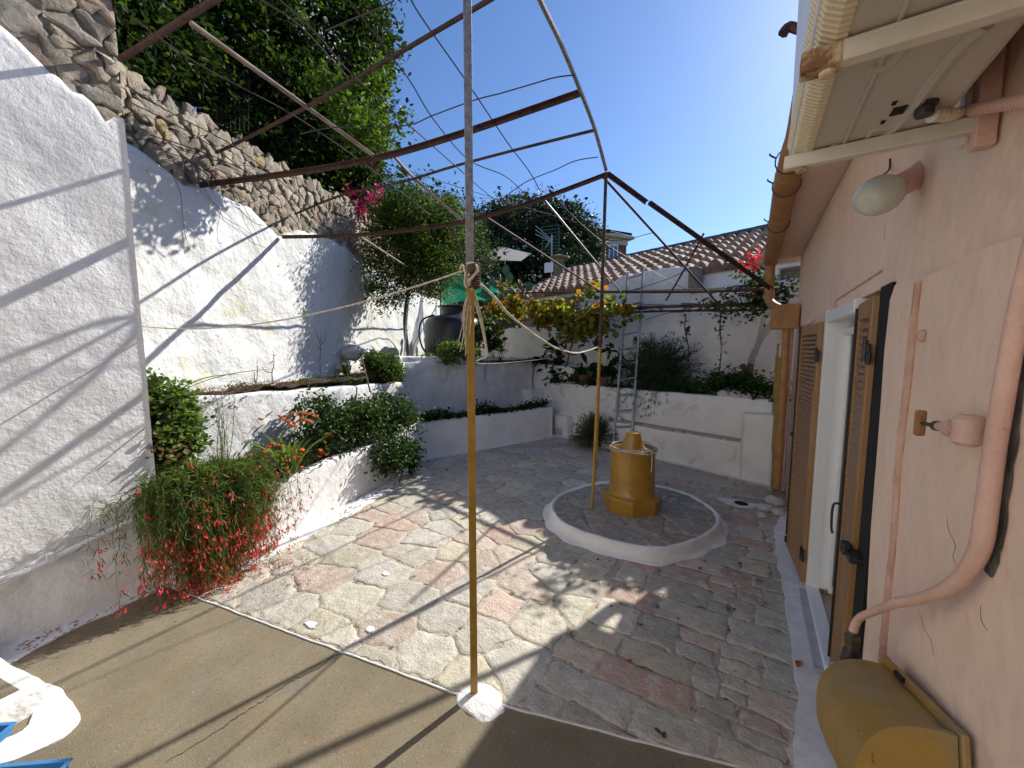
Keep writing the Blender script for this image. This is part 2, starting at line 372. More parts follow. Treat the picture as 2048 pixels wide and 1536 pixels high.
# ------------------------------------------------------------------ foliage
def leafmesh(name, P, size, tints, mat, parent=None, aspect=.5, up=.3, fold=.25, jit=.35, dirs=None, droop=0., curl=False):
    P = np.asarray(P, float); n = len(P)
    if dirs is None: d = rng.normal(0, 1, (n, 3)); d[:, 2] = d[:, 2]*.6-droop
    else: d = np.asarray(dirs, float)+rng.normal(0, .35, (n, 3))
    d /= np.linalg.norm(d, axis=1)[:, None]
    nr = rng.normal(0, 1, (n, 3)); nr[:, 2] += up*3; nr -= d*np.sum(nr*d, 1)[:, None]; nr /= np.linalg.norm(nr, axis=1)[:, None]+1e-9
    w = np.cross(d, nr); s = (size*(1+rng.uniform(-jit, jit, n)))[:, None]
    a = P; tip = P+d*s; ml = P+d*s*.4+w*s*aspect*.5+nr*s*fold*.3; mr = P+d*s*.4-w*s*aspect*.5+nr*s*fold*.3
    l2 = P+d*s*.75+w*s*aspect*.32+nr*s*fold*.2; r2 = P+d*s*.75-w*s*aspect*.32+nr*s*fold*.2
    if size > .035:
        V = np.stack([a, ml, l2, tip, r2, mr], 1).reshape(-1, 3); i = np.arange(n)[:, None]*6
        Fc = np.concatenate([i+np.array([[0, 1, 2, 3]]), i+np.array([[0, 3, 4, 5]])], 0); k = 6
    else:
        V = np.stack([a, ml, tip, mr], 1).reshape(-1, 3); i = np.arange(n)[:, None]*4
        Fc = np.concatenate([i+np.array([[0, 1, 2]]), i+np.array([[0, 2, 3]])], 0); k = 4
    tints = np.array(tints); c = tints[rng.integers(0, len(tints), n)]*(1+rng.uniform(-.3, .3, (n, 1)))
    return mobj(name, V, Fc, mat, parent, tint=np.repeat(np.clip(c, 0, 1), k, 0))
def clumps(c, r, m, n, cr, shell=.35, flat=1.):
    c = np.array(c, float); r = np.array(r, float)
    u = rng.normal(0, 1, (m, 3)); u /= np.linalg.norm(u, axis=1)[:, None]; rad = shell+(1-shell)*rng.random(m)**.6
    cc = c+u*rad[:, None]*r; k = rng.integers(0, m, n); sz = rng.uniform(.6, 1.4, m)
    return cc[k]+rng.normal(0, 1, (n, 3))*cr*sz[k][:, None]*np.array([1, 1, flat])
def bush(name, label, cat, base, blobs, size, tints, mat='leaf', aspect=.5, droop=0., group=None, stems=8, up=.3, stemr=.006):
    """blobs: (centre, radii, clump count, leaf count, clump radius)"""
    t = thing(name, label, cat, base, group); P = np.concatenate([clumps(*b) for b in blobs])
    leafmesh('foliage', P, size, tints, M[mat], t, aspect, up, droop=droop)
    if stems:
        mb = MB()
        for i in range(stems):
            e = P[rng.integers(0, len(P))]; b0 = np.array(base)+rng.normal(0, .03, 3)*(1, 1, 0)
            mid = (b0+e)/2+rng.normal(0, .04, 3)+(0, 0, .05); mb.tube(smooth_path([b0, mid, e], 5), [stemr, stemr*.4], 5)
        mb.build('stems', M['twig'], t)
    return t
def blades(mb, base, n, L, w, spread, arch, zmin=.3, tilt=None):
    """strap leaves: returns verts appended to mb"""
    for i in range(n):
        a = random.uniform(0, 2*math.pi); o = np.array([math.cos(a), math.sin(a), 0]); l = L*random.uniform(.65, 1.1); s = spread*random.uniform(.4, 1.1)
        if tilt is not None: o = o+np.array(tilt)
        side = np.cross(o, (0, 0, 1)); side = side/np.linalg.norm(side)
        b = np.array(base)+o*.02+rng.normal(0, .015, 3)*(1, 1, 0); k = 9; V = []
        for j in range(k):
            t = j/(k-1); p = b+o*s*l*t**1.3+np.array([0, 0, l*(t-arch*t*t)])
            ww = w*(.55+.9*t if t < .45 else .955*(1-((t-.45)/.55)**2)+.02)/1.; up_ = np.array([0, 0, .25*ww])
            V += [p-side*ww/2+up_, p, p+side*ww/2+up_]
        mb.add(V, [f for j in range(k-1) for f in ((3*j, 3*j+1, 3*j+4, 3*j+3), (3*j+1, 3*j+2, 3*j+5, 3*j+4))])
def vtint(mb, cols):
    """tint per connected run of vertices"""
    n = len(mb.v); t = np.zeros((n, 3)); i = 0; c = cols[0]
    for i in range(n):
        if i % 27 == 0: c = np.array(random.choice(cols))*random.uniform(.75, 1.25)
        t[i] = c
    return t
GREEN = [(.038, .072, .015), (.055, .092, .018), (.028, .055, .012), (.075, .115, .025)]
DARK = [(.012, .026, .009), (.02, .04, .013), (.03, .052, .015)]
BRIGHT = [(.075, .13, .025), (.105, .16, .036), (.05, .10, .02), (.135, .18, .048)]
OLIVE = [(.03, .042, .022), (.045, .058, .032), (.022, .032, .017), (.075, .085, .052)]
AUT = [(.22, .22, .03), (.30, .24, .03), (.12, .17, .025), (.16, .20, .03), (.34, .12, .02), (.40, .20, .03), (.08, .13, .02)]
exec_parts = []
# ================================================================== GROUND
mb = MB(); mb.box((0, 400, -.20), (3000, 3000, .1)); tag(mb.build('ground', M['ground']), kind='structure')
REG = [(-3.70, .925), (-1.21, 1.385), (.04, 1.75), (.52, 1.93), (.52, 7.4), (-4.75, 7.4), (-4.75, 1.2)]
mb = MB(); mb.prism(REG, -.06, -.0030); bed = mb.build('patio_mortar', M['mortar']); tag(bed, kind='structure')
seeds = []
yy = .5; rw_ = 0
while yy < 8.2:                                            # irregular flags in loose, slanting courses
    hh = random.uniform(.20, .40); xx = -5.2+random.uniform(0, .3)
    while xx < -.4:
        ww = random.uniform(.22, .56); sx, sy = xx+ww/2, yy+hh/2-.10*(xx+2.5)+random.uniform(-.045, .045)
        if ww > .42 and hh > .3 and random.random() < .45: seeds += [(sx-.04, sy-hh*.27), (sx+.05, sy+hh*.25)]
        else: seeds.append((sx, sy))
        xx += ww
    yy += hh
def rowpolys():
    # squared blocks laid in courses square to the house wall, with a seam of small broken pieces
    out = []; y = 1.2; k = 1000; bnd = lambda yy: -.86+.05*math.sin(yy*3.1)
    def rg(p):
        m = len(REG)
        for i in range(m):
            a = np.array(REG[i]); b = np.array(REG[(i+1) % m]); e = b-a; p = clip_poly(p, a, np.array([e[1], -e[0]])/np.linalg.norm(e))
            if len(p) < 3: return p
        return p
    tilt = 0
    while y < 7.3:
        h = random.uniform(.17, .27); tilt2 = random.uniform(-.02, .03); x = bnd(y); xs = [x]
        while x < .55: x += random.uniform(.18, .50); xs.append(x)
        f0 = lambda xx, y=y, tilt=tilt: y-tilt*xx; f1 = lambda xx, y=y, h=h, t=tilt2: y+h-t*xx
        for a, b in zip(xs[:-1], xs[1:]):
            s0, s1 = random.uniform(-.02, .02), random.uniform(-.02, .02)
            q = [np.array(v) for v in ((a, f0(a)), (b, f0(b)), (b+s1, f1(b)), (a+s0, f1(a)))]
            if -.12 < (a+b)/2-(-.05+.1*(y-2)) < .10 and y < 3.2:
                for j in range(2):
                    for i in range(2):
                        l = lambda u, v: q[0]*(1-u)*(1-v)+q[1]*u*(1-v)+q[2]*u*v+q[3]*(1-u)*v
                        r = [l(i/2, j/2), l((i+1)/2, j/2), l((i+1)/2+random.uniform(-.12, .12), (j+1)/2), l(i/2+random.uniform(-.12, .12), (j+1)/2)]
                        r = rg(r); k += 1
                        if len(r) > 2: out.append((k, r))
                continue
            q = rg(q); k += 1
            if len(q) > 2: out.append((k, q))
        y += h; tilt = tilt2
    return out
ST = [(.62, .56, .445), (.57, .525, .43), (.65, .60, .49), (.58, .53, .415), (.52, .48, .395), (.57, .535, .45), (.60, .455, .365), (.56, .385, .295), (.60, .49, .39), (.62, .52, .34), (.60, .54, .39)]
def st_t(i, c):
    w = [4, 4, 3, 4, 3, 3, 3, 2.4, 3, .35, 3] if c[0] < -.6 else [2, 3, 2, 2, 3, 4, 4, 3, 4, .1, 2]
    k = np.array(random.choices(ST, w)[0])*random.uniform(.80, 1.15); return np.clip(k, 0, .72)
WREG = [(-3.70, .925), (-1.21, 1.385), (-.86, 1.485), (-.86, 7.4), (-4.75, 7.4), (-4.75, 1.2)]
pv = stones('patio_paving', M['paving'], cells(seeds, WREG)+rowpolys(), lambda x, y, h: (x, y, -.018+h), st_t, .0060, .018, .0020, seg=.02, jag=.013, hj=.0014, roundk=0)
tag(pv, kind='structure')
CR = [(-3.74, -4), (.52, -4), (.52, 1.92), (.04, 1.742), (-1.21, 1.377), (-3.70, .917)]
mb = MB(); mb.prism(CR, -.1, -.006); tag(mb.build('concrete_slab', M['concrete']), kind='structure')
ed = [(-3.70, .917), (-2.5, 1.135), (-1.21, 1.377), (-.55, 1.57), (.04, 1.742)]
poly = [(x, y+.006) for x, y in ed]+[(x, y-.001) for x, y in ed[::-1]]
tag(sheet('painted_line', M['paintline'], poly, .001, jag=.003, thick=.03, seg=.02), kind='structure')
# crack running over the slab
mb = MB(); cp = [onz(674, 1300, -.0045), onz(640, 1335, -.0045), onz(580, 1365, -.0045), onz(520, 1405, -.0045), onz(480, 1430, -.0045), onz(430, 1465, -.0045), onz(330, 1525, -.0045)]
cp = np.array(smooth_path(cp, 8)); cp[1:-1, :2] += rng.normal(0, .004, (len(cp)-2, 2)); mb.tube(cp, [.0018, .0012, .002, .001], 4)
tag(mb.build('slab_crack', M['void']), kind='structure')
# lime-painted skirts where walls meet the floor
sk = [(-3.70, .93), (-3.56, .93)]+[tuple(onz(*p)[:2]) for p in ((470, 1150), (560, 1105), (640, 1062), (720, 1020), (790, 975))]+[(-4.15, 4.05), (-4.26, 4.1)]
tag(sheet('lime_skirt', M['paintline'], sk+[(-4.2, 3.9), (-3.95, 3.0), (-3.68, 1.6)], .007, jag=.022), kind='structure')
tag(sheet('lime_skirt', M['paintline'], [(-3.72, .93), (-3.58, .9), (-3.54, .6), (-3.5, .35), (-3.42, .2), (-3.45, -.3), (-3.5, -1.2), (-3.72, -1.5)], .0, jag=.02, thick=.02), kind='structure')
hs = [tuple(onz(*p)[:2]) for p in ((1548, 1060), (1552, 1110), (1566, 1180), (1580, 1270), (1590, 1350), (1590, 1440), (1586, 1536))]
tag(sheet('lime_skirt', M['paintline'], hs+[(.05, .6), (.5, .6), (.5, 5.0), (.36, 4.9)], .012, jag=.012, thick=.03), kind='structure')
tag(sheet('lime_skirt', M['paintline'], [(-4.40, 4.25), (-4.30, 4.2), (-3.22, 6.88), (-2.8, 6.78), (-1.2, 6.24), (.3, 5.75), (.3, 5.9), (-3.3, 7.1)], .007, jag=.02), kind='structure')
for (px, py, r) in ((622, 1250, .045), (772, 1148, .035), (740, 1262, .04)):
    c = onz(px, py); pl = [(c[0]+r*math.cos(t)*random.uniform(.5, 1.3), c[1]+r*.6*math.sin(t)*random.uniform(.5, 1.2)) for t in np.linspace(0, 6.0, 9)]
    tag(sheet('lime_splash', M['paintline'], pl, .0095, jag=.008, seg=.015), kind='structure')
# ================================================================== NEAR WALL (left edge)
nw = thing('boundary_wall', 'tall whitewashed wall with bare rubble top, filling the left edge', 'wall', (-3.75, 0, 0))
def nwtop(y): return 3.26+(.95-y)*.54+nz((0, y, 0), 3)*.12+nz((0, y, 4), 11)*.07+nz((0, y, 7), 25)*.03
def wall_face(name, mat, xf, p0, p1, topf, botf, thick, parent, step=.045, amp=.012, rnd=.03, lump=2.3):
    """upright face from p0 to p1 (plan), normal to the right of travel; rough top edge"""
    p0 = np.array(p0, float); p1 = np.array(p1, float); L = np.linalg.norm(p1-p0); t = (p1-p0)/L; nr = np.array([t[1], -t[0]])
    n = int(L/step); V = []; m = None
    for i in range(n+1):
        s = L*i/n; q = p0+t*s; zt = topf(s); zb = botf(s); nv = max(2, int(round(xf/step))); 
        for k in range(nv+1):
            z = zb+(zt-zb)*k/nv; d = nz((q[0], q[1], z), lump, 3)*amp*1.8+nz((q[0], q[1], z), 8, 9)*amp*.8
            ex = 0
            if k == nv: ex = -rnd
            d += ex; V.append((q[0]+nr[0]*d, q[1]+nr[1]*d, z))
        V.append((q[0]-nr[0]*thick, q[1]-nr[1]*thick, zt-.005)); V.append((q[0]-nr[0]*thick, q[1]-nr[1]*thick, zb)); m = nv+3
    Fc = [(i*m+k, i*m+k+1, (i+1)*m+k+1, (i+1)*m+k) for i in range(n) for k in range(m-1)]
    Fc = [f[::-1] for f in Fc]; Fc += [tuple(range(m-1, -1, -1)), tuple(n*m+k for k in range(m))]
    return mobj(name, V, Fc, mat, parent, True)
wall_face('plaster', M['white_rough'], 3.6, (-3.70, -4.0), (-3.70, .955), lambda s: min(4.3, nwtop(s-4.0)), lambda s: .40, .5, nw, amp=.010)
wall_face('plinth', M['white_dirty'], .5, (-3.665, -4.0), (-3.665, .945), lambda s: .40+nz((s, 0, 0), 2)*.02, lambda s: -.1, .45, nw, amp=.008)
mb = MB(); mb.box((-4.12, -1.56, 3.0), (.76, 5.0, 7.0)); mb.build('core', M['rubble_mortar'], nw)
sd = []
while len(sd) < 2600:
    x = random.uniform(-4.2, 1.1); y = random.uniform(2.6, 6.9)
    sd.append((x, y))
def rub_t(i, c):
    return np.array(random.choices([(.58, .49, .36), (.50, .43, .32), (.64, .57, .45), (.52, .39, .29), (.55, .41, .20), (.42, .37, .29), (.56, .44, .35)], [5, 4, 3, 1.5, .8, 3, 1.2])[0])*random.uniform(.7, 1.1)
def relax(sd, minx, miny):
    out = []
    for a in sd:
        if all(abs(a[0]-b[0])/minx+abs(a[1]-b[1])/miny > 1 for b in out): out.append(a)
    return out
# courses tilt down towards the far end of the wall
sh = lambda x, y: (x, y-.55*x)
cs = relax([q for q in sd if q[0] > -1.5], .17, .10); cs += [(random.uniform(-1.5, 1.1), random.uniform(2.6, 6.9)) for _ in range(40)]
pl = cells(cs, [(-4.2, 2.4), (1.0, 2.4), (1.0, 7), (-4.2, 7)])
stones('rubble', M['rubble'], [(i, p) for i, p in pl if (sum(p)/len(p))[1] > nwtop((sum(p)/len(p))[0])-.12 and min(q[0] for q in p) > -4], lambda x, y, h: (-3.745+h, min(x, .96), y), rub_t, .006, .016, .010, nw, seg=.03, jag=.028, hj=.010, roundk=0)
# conduit on the ledge
mb = MB(); mb.tube(smooth_path([(-3.655, -3, .40), (-3.655, -1, .41), (-3.65, .2, .405), (-3.655, .5, .46), (-3.66, .78, .535), (-3.66, .93, .55)], 5), .017, 10)
mb.box((-3.66, .42, .45), (.05, .03, .05)); mb.box((-3.66, -.3, .42), (.05, .03, .05))
tag(mb.build('conduit', M['paintline'], None, True), 'white plastic conduit running along the foot of the left wall', 'pipe')
rear = thing('bounce_wall', 'unseen white wall added behind the viewer to bounce light forward', 'wall', (-1.5, -3.3, 0))  # added wall out of view, bounces sunlight into the shaded side
sweep_wall('wall', M['white'], [(-3.9, -3.05, 5.6), (.42, -3.05, 5.6)], .3, side=-1, z0=-.1, rnd=.05, parent=rear, amp=.01, step=.2)
# ================================================================== RETAINING WALL (sunlit, far left)
WU = np.array([-.48, 1.])/math.hypot(.48, 1); W0 = np.array([-4.10, .95])
def wpt(s, off=0): return W0+WU*s+np.array([WU[1], -WU[0]])*off
rw = thing('retaining_wall', 'long sunlit white retaining wall with stained plaster and rubble stone top', 'wall', (-4.3, 1.2, 0))
def wz(px, py): 
    p = atw(px, py); return (float(np.dot(p[:2]-W0, WU)), float(p[2]))
pb = [(-.4, 3.4)]+[wz(*p) for p in ((262, 300), (330, 330), (400, 372), (450, 385), (505, 425), (560, 465), (640, 465), (700, 500), (760, 545), (840, 590), (880, 600))]+[(14, 2.9)]
pt = [(-.4, 4.1)]+[wz(*p) for p in ((255, 130), (400, 225), (560, 320), (760, 430), (860, 520), (900, 560))]+[(14, 3.2)]
print('plaster line', [(round(a, 2), round(b, 2)) for a, b in pb]); print('top line', [(round(a, 2), round(b, 2)) for a, b in pt])
PBx, PBz = zip(*pb); PTx, PTz = zip(*pt)
def pbot(s): return float(np.interp(s, PBx, PBz))+nz((s, 0, 0), 2.5)*.10+nz((s, 3, 0), 9)*.04
def ptop(s): return float(np.interp(s, PTx, PTz))
wall_face('plaster', M['white_moss'], 2.6, wpt(-.35), wpt(10.5), lambda s: pbot(s-.35), lambda s: .9, .3, rw, amp=.018, step=.06)
mb = MB(); A_, B_ = wpt(-.35, -.07), wpt(10.5, -.07); A2, B2 = wpt(-.35, -.75), wpt(10.5, -.75)
V = []; n = 60
for i in range(n+1):
    s = -.35+10.85*i/n; a = wpt(s, -.08); b = wpt(s, -.75); z = ptop(s)-.03
    V += [(a[0], a[1], 0), (a[0], a[1], z), (b[0], b[1], z), (b[0], b[1], 0)]
mb.add(V, [(4*i+k, 4*i+k+1, 4*i+k+5, 4*i+k+4) for i in range(n) for k in range(3)]+[(0, 3, 2, 1), (4*n, 4*n+1, 4*n+2, 4*n+3)])
mb.build('core', M['rubble_mortar'], rw)
sd = relax([(random.uniform(-.4, 10.5), random.uniform(2.2, 4.7)) for _ in range(3600)], .17, .10)
sd += [(random.uniform(-.4, 6.5), random.uniform(2.6, 4.5)) for _ in range(90)]
pl = []
for i, p in cells(sd, [(-.35, 2.2), (10.5, 2.2), (10.5, 4.7), (-.35, 4.7)]):
    c = sum(p)/len(p)
    if c[1] > ptop(c[0])+.02 or c[1] < pbot(c[0])-.22: continue
    pl.append((i, [np.array([q[0], min(q[1], ptop(q[0])+.04)]) for q in p]))
def rwo(x, y, h): p = wpt(x, -.078+h); return (p[0], p[1], y)
stones('rubble', M['rubble'], pl, rwo, rub_t, .006, .022, .012, rw, seg=.03, jag=.026, hj=.014, roundk=0)
# ================================================================== PLANTERS
LP = [(-3.50, .945), (-3.55, 1.12), (-3.64, 1.77), (-3.70, 2.09), (-3.81, 2.62), (-3.95, 3.2), (-4.12, 3.7), (-4.30, 4.12), (-4.34, 4.3)]
lp = thing('lower_planter', 'low sunlit white planter holding the orange flowers and red blossom', 'planter', (-3.8, 1.5, 0))
sweep_wall('wall', M['white'], [(x-.0, y, .53+.02*(y-1)) for x, y in LP[1:]]+[], .13, side=1, rnd=.035, parent=lp, amp=.004)
mb = MB(); mb.box((-3.66, 1.03, .23), (.35, .14, .60), bev=.03); mb.build('end_wall', M['white'], lp)
soilp = [(-3.6, .98), (-3.62, 1.2), (-3.72, 1.9), (-3.95, 2.8), (-4.2, 3.6), (-4.42, 4.3), (-4.9, 4.5), (-4.5, 2.6), (-4.2, 1.4), (-4.1, .95)]
def soil(name, poly, z, parent=None, mat='soil', lump=.03):
    bm = bmesh.new(); vs = [bm.verts.new((p[0], p[1], z)) for p in poly]; bm.faces.new(vs)
    bmesh.ops.triangulate(bm, faces=bm.faces[:])
    for _ in range(5):
        bmesh.ops.subdivide_edges(bm, edges=[e for e in bm.edges if e.calc_length() > .12], cuts=1)
        bmesh.ops.triangulate(bm, faces=bm.faces[:])
    for v in bm.verts: v.co.z += lump*nz(v.co, 6, 3)+lump*.7*nz(v.co, 19, 3)
    me = bpy.data.meshes.new(name); bm.to_mesh(me); bm.free(); me.materials.append(M[mat]); o = bpy.data.objects.new(name, me); COL.objects.link(o)
    if parent: adopt(o, parent)
    return o
soil('soil', soilp, .47, lp)
UP = [(-4.02, .9, 1.33), (-4.12, 1.43, 1.32), (-4.33, 2.4, 1.28), (-4.52, 3.19, 1.25), (-4.82, 4.3, 1.20), (-4.92, 4.5, 1.19)]
up_ = thing('upper_planter', 'tall white planter below the retaining wall with bare brown soil', 'planter', (-4.3, 2, 0))
sweep_wall('wall', M['white_rough'], UP, .14, side=1, z0=0, rnd=.035, parent=up_, amp=.018)
soil('soil', [(-4.1, .9), (-4.2, 1.43), (-4.42, 2.4), (-4.6, 3.2), (-5.0, 4.6), (-5.9, 4.7), (-5.4, 3.6), (-4.9, 2.6), (-4.35, 1.4), (-4.15, .9)], 1.33, up_, lump=.05)
fp = thing('far_planter', 'low white planter in shade below the terrace, full of ground cover', 'planter', (-3.9, 5.5, 0))
sweep_wall('wall', M['white'], [(-4.34, 4.28, .59), (-4.12, 4.85, .60), (-3.75, 5.75, .60), (-3.32, 6.85, .60)], .13, side=1, rnd=.035, parent=fp, amp=.008)
soil('soil', [(-4.42, 4.3), (-3.42, 6.95), (-3.8, 7.5), (-4.95, 4.55)], .54, fp)
tw = thing('terrace_wall', 'shaded white wall carrying the terrace with the black tank', 'wall', (-4.6, 6, 0))
sweep_wall('wall', M['white_rough'], [(-4.95, 4.50, 1.54), (-4.72, 5.5, 1.51), (-4.45, 6.7, 1.48), (-4.22, 7.65, 1.46)], .35, side=1, z0=0, rnd=.05, parent=tw, amp=.018)
sweep_wall('coping', M['white'], [(-4.97, 4.46, 1.62), (-4.74, 5.5, 1.59), (-4.47, 6.7, 1.56), (-4.26, 7.55, 1.54)], .25, side=1, z0=1.50, rnd=.03, parent=tw, amp=.008)
tag(soil('terrace_ground', [(-5.0, 4.5), (-4.5, 7.6), (-3.9, 7.9), (-4.4, 8.6), (-9.5, 10.6), (-8, 6.9), (-5.9, 4.6)], 1.50, mat='ground'), kind='structure')
mb = MB(); mb.prism([(-5.05, 4.6), (-4.6, 7.5), (-4.2, 8.5), (-9.5, 10.5), (-8, 8), (-6.2, 5)], .3, 1.47); tag(mb.build('terrace_fill', M['ground']), kind='structure')
# steps in the corner
stp = thing('corner_steps', 'small white steps climbing in the corner beside the terrace wall', 'steps', (-3.2, 7.1, 0))
for (px, py, z, w) in ((1125, 851, .17, .34), (1132, 819, .40, .36), (1090, 790, .62, .42), (1060, 757, .84, .45)):
    c = bp(px, py, .12); mb = MB(); mb.box((c[0]-.02, c[1]+.12, z/2), (w, .42, z), ax=[(.95, -.313, 0), (.313, .95, 0), (0, 0, 1)], bev=.02); mb.build('step', M['white_dirty'], stp)
# ================================================================== BACK BENCH AND WALL
def bw(px, d): p = bp(px, 900, d); return p[0], p[1]
bb = thing('back_planter', 'long white planter with a built-in bench ledge along the back wall', 'planter', (-1.5, 6.4, 0))
def boff(p, d): return (p[0]+.313*d, p[1]+.95*d)
E0 = (-3.27, 7.0); E1 = (.42, 5.783)
def bl(t, d): return boff((E0[0]+(E1[0]-E0[0])*t, E0[1]+(E1[1]-E0[1])*t), d)
sweep_wall('bench', M['white_dirty'], [(*bl(.30, 0), .46), (*bl(.88, 0), .49)], .26, side=1, z0=-.05, rnd=.03, parent=bb, amp=.007)
sweep_wall('wall', M['white_dirty'], [(*bl(-.10, .20), 1.03), (*bl(.5, .20), 1.05), (*bl(.99, .20), 1.07)], .16, side=1, z0=-.05, rnd=.04, parent=bb, amp=.008)
sweep_wall('pier', M['white'], [(*bl(.868, -.015), .89), (*bl(.985, -.015), .90)], .22, side=1, z0=-.05, rnd=.03, parent=bb, amp=.007)
sweep_wall('return_wall', M['white_dirty'], [(*bl(-.36, .42), 1.42), (*bl(.02, .42), 1.36)], .45, side=1, z0=0, rnd=.04, parent=bb, amp=.01)
mb = MB(); mb.prism([bl(.31, .012), bl(.868, .012), bl(.868, .2), bl(.31, .2)], .44, .497); mb.build('ledge_dirt', M['mortar'], bb)
mb = MB(); mb.box((*bl(.35, .1), .52), (.10, .1, .09), ax=[(.95, -.313, 0), (.313, .95, 0), (0, 0, 1)], bev=.02); mb.build('block', M['white'], bb)
soil('soil', [bl(-.1, .3), bl(1, .3), bl(1, 1.1), bl(-.1, 1.1)], 1.0, bb)
gw = thing('garden_wall', 'shaded white garden wall behind the ladder with crumbling stepped top', 'wall', (-1.5, 7.5, 0))
gp = [(-5.6, 2.25), (-4.3, 2.32), (-3.45, 2.6), (-3.25, 2.92), (-2.9, 3.0), (-2.3, 3.2), (-1.7, 3.2), (-1.0, 3.2), (-.97, 3.16)]
def gy(x): return 7.45-(x+1.0)*.3297
sweep_wall('wall', M['white_dirty'], [(x, gy(x), z) for x, z in gp[2:]], .3, side=1, z0=.5, rnd=.05, parent=gw, amp=.012, topamp=.03, step=.06)
sweep_wall('low_wall', M['white_dirty'], [(-8.4, gy(-8.4)+.15, 2.35), (-5.6, gy(-5.6)+.15, 2.3), (-3.2, gy(-3.2)+.15, 2.35)], .3, side=1, z0=.5, rnd=.05, parent=gw, amp=.012, topamp=.04, step=.08)
sweep_wall('low_wall', M['white_dirty'], [(-.99, gy(-.99)+.02, 2.76), (.45, gy(.45)+.02, 2.74), (1.6, gy(1.6)+.02, 2.74)], .26, side=1, z0=.5, rnd=.04, parent=gw, amp=.012, topamp=.04, step=.06)
mb = MB(); mb.box((-.9, gy(-.9)+.02, 2.93), (.16, .22, .44), ax=[(.95, -.313, 0), (.313, .95, 0), (0, 0, 1)], bev=.03); mb.build('broken_end', M['rubble_mortar'], gw)
# ================================================================== TILE-ROOFED BUILDING
tb = thing('tiled_building', 'low building behind the garden wall with old terracotta tile roof', 'building', (-2, 9, 0))
def brow(d, x): return (x, 7.0+.95*d-(x+3.27-.313*d)*.3297)
EA = [(-6.2, 3.43), (-5.43, 3.40), (-3.45, 3.24), (-.82, 3.19), (.14, 3.17), (2.4, 3.17)]
mb = MB()
p = [brow(1.7, -5.5), brow(1.7, 2.4), brow(5.5, 2.4), brow(5.5, -5.5)]
mb.prism(p, 0, 3.22); mb.build('wall', pm('grey_render', (.30, .27, .24), (.20, .18, .155), 4, .9, .4, 40, .01), tb)
V = []; T = []; Fc = []; tw_, nt_, ncourse = .235, 10, 8
u0, u1 = -5.75, 2.6; nu = int((u1-u0)/tw_)*nt_
rng2 = random.Random(3); tc_ = {}
for c in range(ncourse):
    for e in (0, 1):
        fr = (c+e)/ncourse; d = 1.35+(3.1)*fr; base = 3.14+1.26*fr
        for i in range(nu+1):
            x = u0+(u1-u0)*i/nu+(.62*fr if True else 0)*.0; ph = (i/nt_) % 1.0; k = int(i/nt_)
            hgt = .115*abs(math.sin(math.pi*ph))**.8-.06
            x2, y2 = brow(d, x+.35*fr); z = base+hgt*(1.05 if e == 0 else .8)+(.075 if e == 0 else .0)+nz((x, c, 0), 1.5)*.02
            key = (k, c)
            if key not in tc_: tc_[key] = np.array(rng2.choice([(.46, .30, .21), (.38, .24, .165), (.56, .44, .34), (.30, .21, .155), (.50, .33, .235)]))*rng2.uniform(.8, 1.1)
            V.append((x2, y2, z)); T.append(tc_[key])
w_ = nu+1
for c in range(ncourse):
    for i in range(nu): a = 2*c*w_+i; Fc.append((a, a+1, a+w_+1, a+w_))
    if c < ncourse-1:
        for i in range(nu): a = (2*c+1)*w_+i; Fc.append((a, a+1, a+w_+1, a+w_))
    if c == 0:
        b = len(V)
        for i in range(w_): q = V[i]; V.append((q[0]+.01, q[1]+.03, 3.05)); T.append(T[i]*.6)
        Fc += [(i, b+i, b+i+1, i+1) for i in range(nu)]
roof = mobj('roof', V, Fc, M['tile'], tb, tint=np.array(T))
mb = MB(); rid = []
for i in range(0, 24):
    x = u0+.3+i*.36; a = brow(4.45, x); b = brow(4.45, x+.38); mb.tube([(*a, 4.41), (*b, 4.425)], [.11, .09], 10)
mb.build('ridge_tiles', pm('old_ridge', (.17, .14, .115), (.09, .075, .06), 9, .95, .6, 30, .02), tb)
mb = MB(); e = brow(1.5, -5.45); f = brow(1.5, 2.4); mb.prism([brow(1.44, -5.45), brow(1.44, 2.4), brow(1.7, 2.4), brow(1.7, -5.45)], 2.98, 3.10); mb.build('eave', M['white_dirty'], tb)
# low annex slab seen under the eave at right
mb = MB(); a = bp(1300, 560, 1.28); mb.box((-.25, gy(-.25)+.38, 2.92), (1.15, .12, .26), ax=[(.95, -.313, 0), (.313, .95, 0), (0, 0, 1)], bev=.01); mb.build('beam', M['white_dirty'], tb)
cx, cy = bp(1118, 520, 3.6)[:2]; ch = thing('chimney', 'short round chimney with flat cap on the tiled roof', 'chimney', (cx, cy, 3.9))
mb = MB(); mb.lathe((cx, cy, 3.75), [(.17, 0), (.16, .5), (.15, .62), (.19, .66), (.15, .70), (.15, .84)], 16); mb.build('shaft', M['concrete'], ch, True)
mb = MB(); mb.lathe((cx, cy, 4.60), [(.36, 0), (.34, .05), (.06, .13), (.02, .14)], 12); mb.build('cap', M['concrete'], ch)
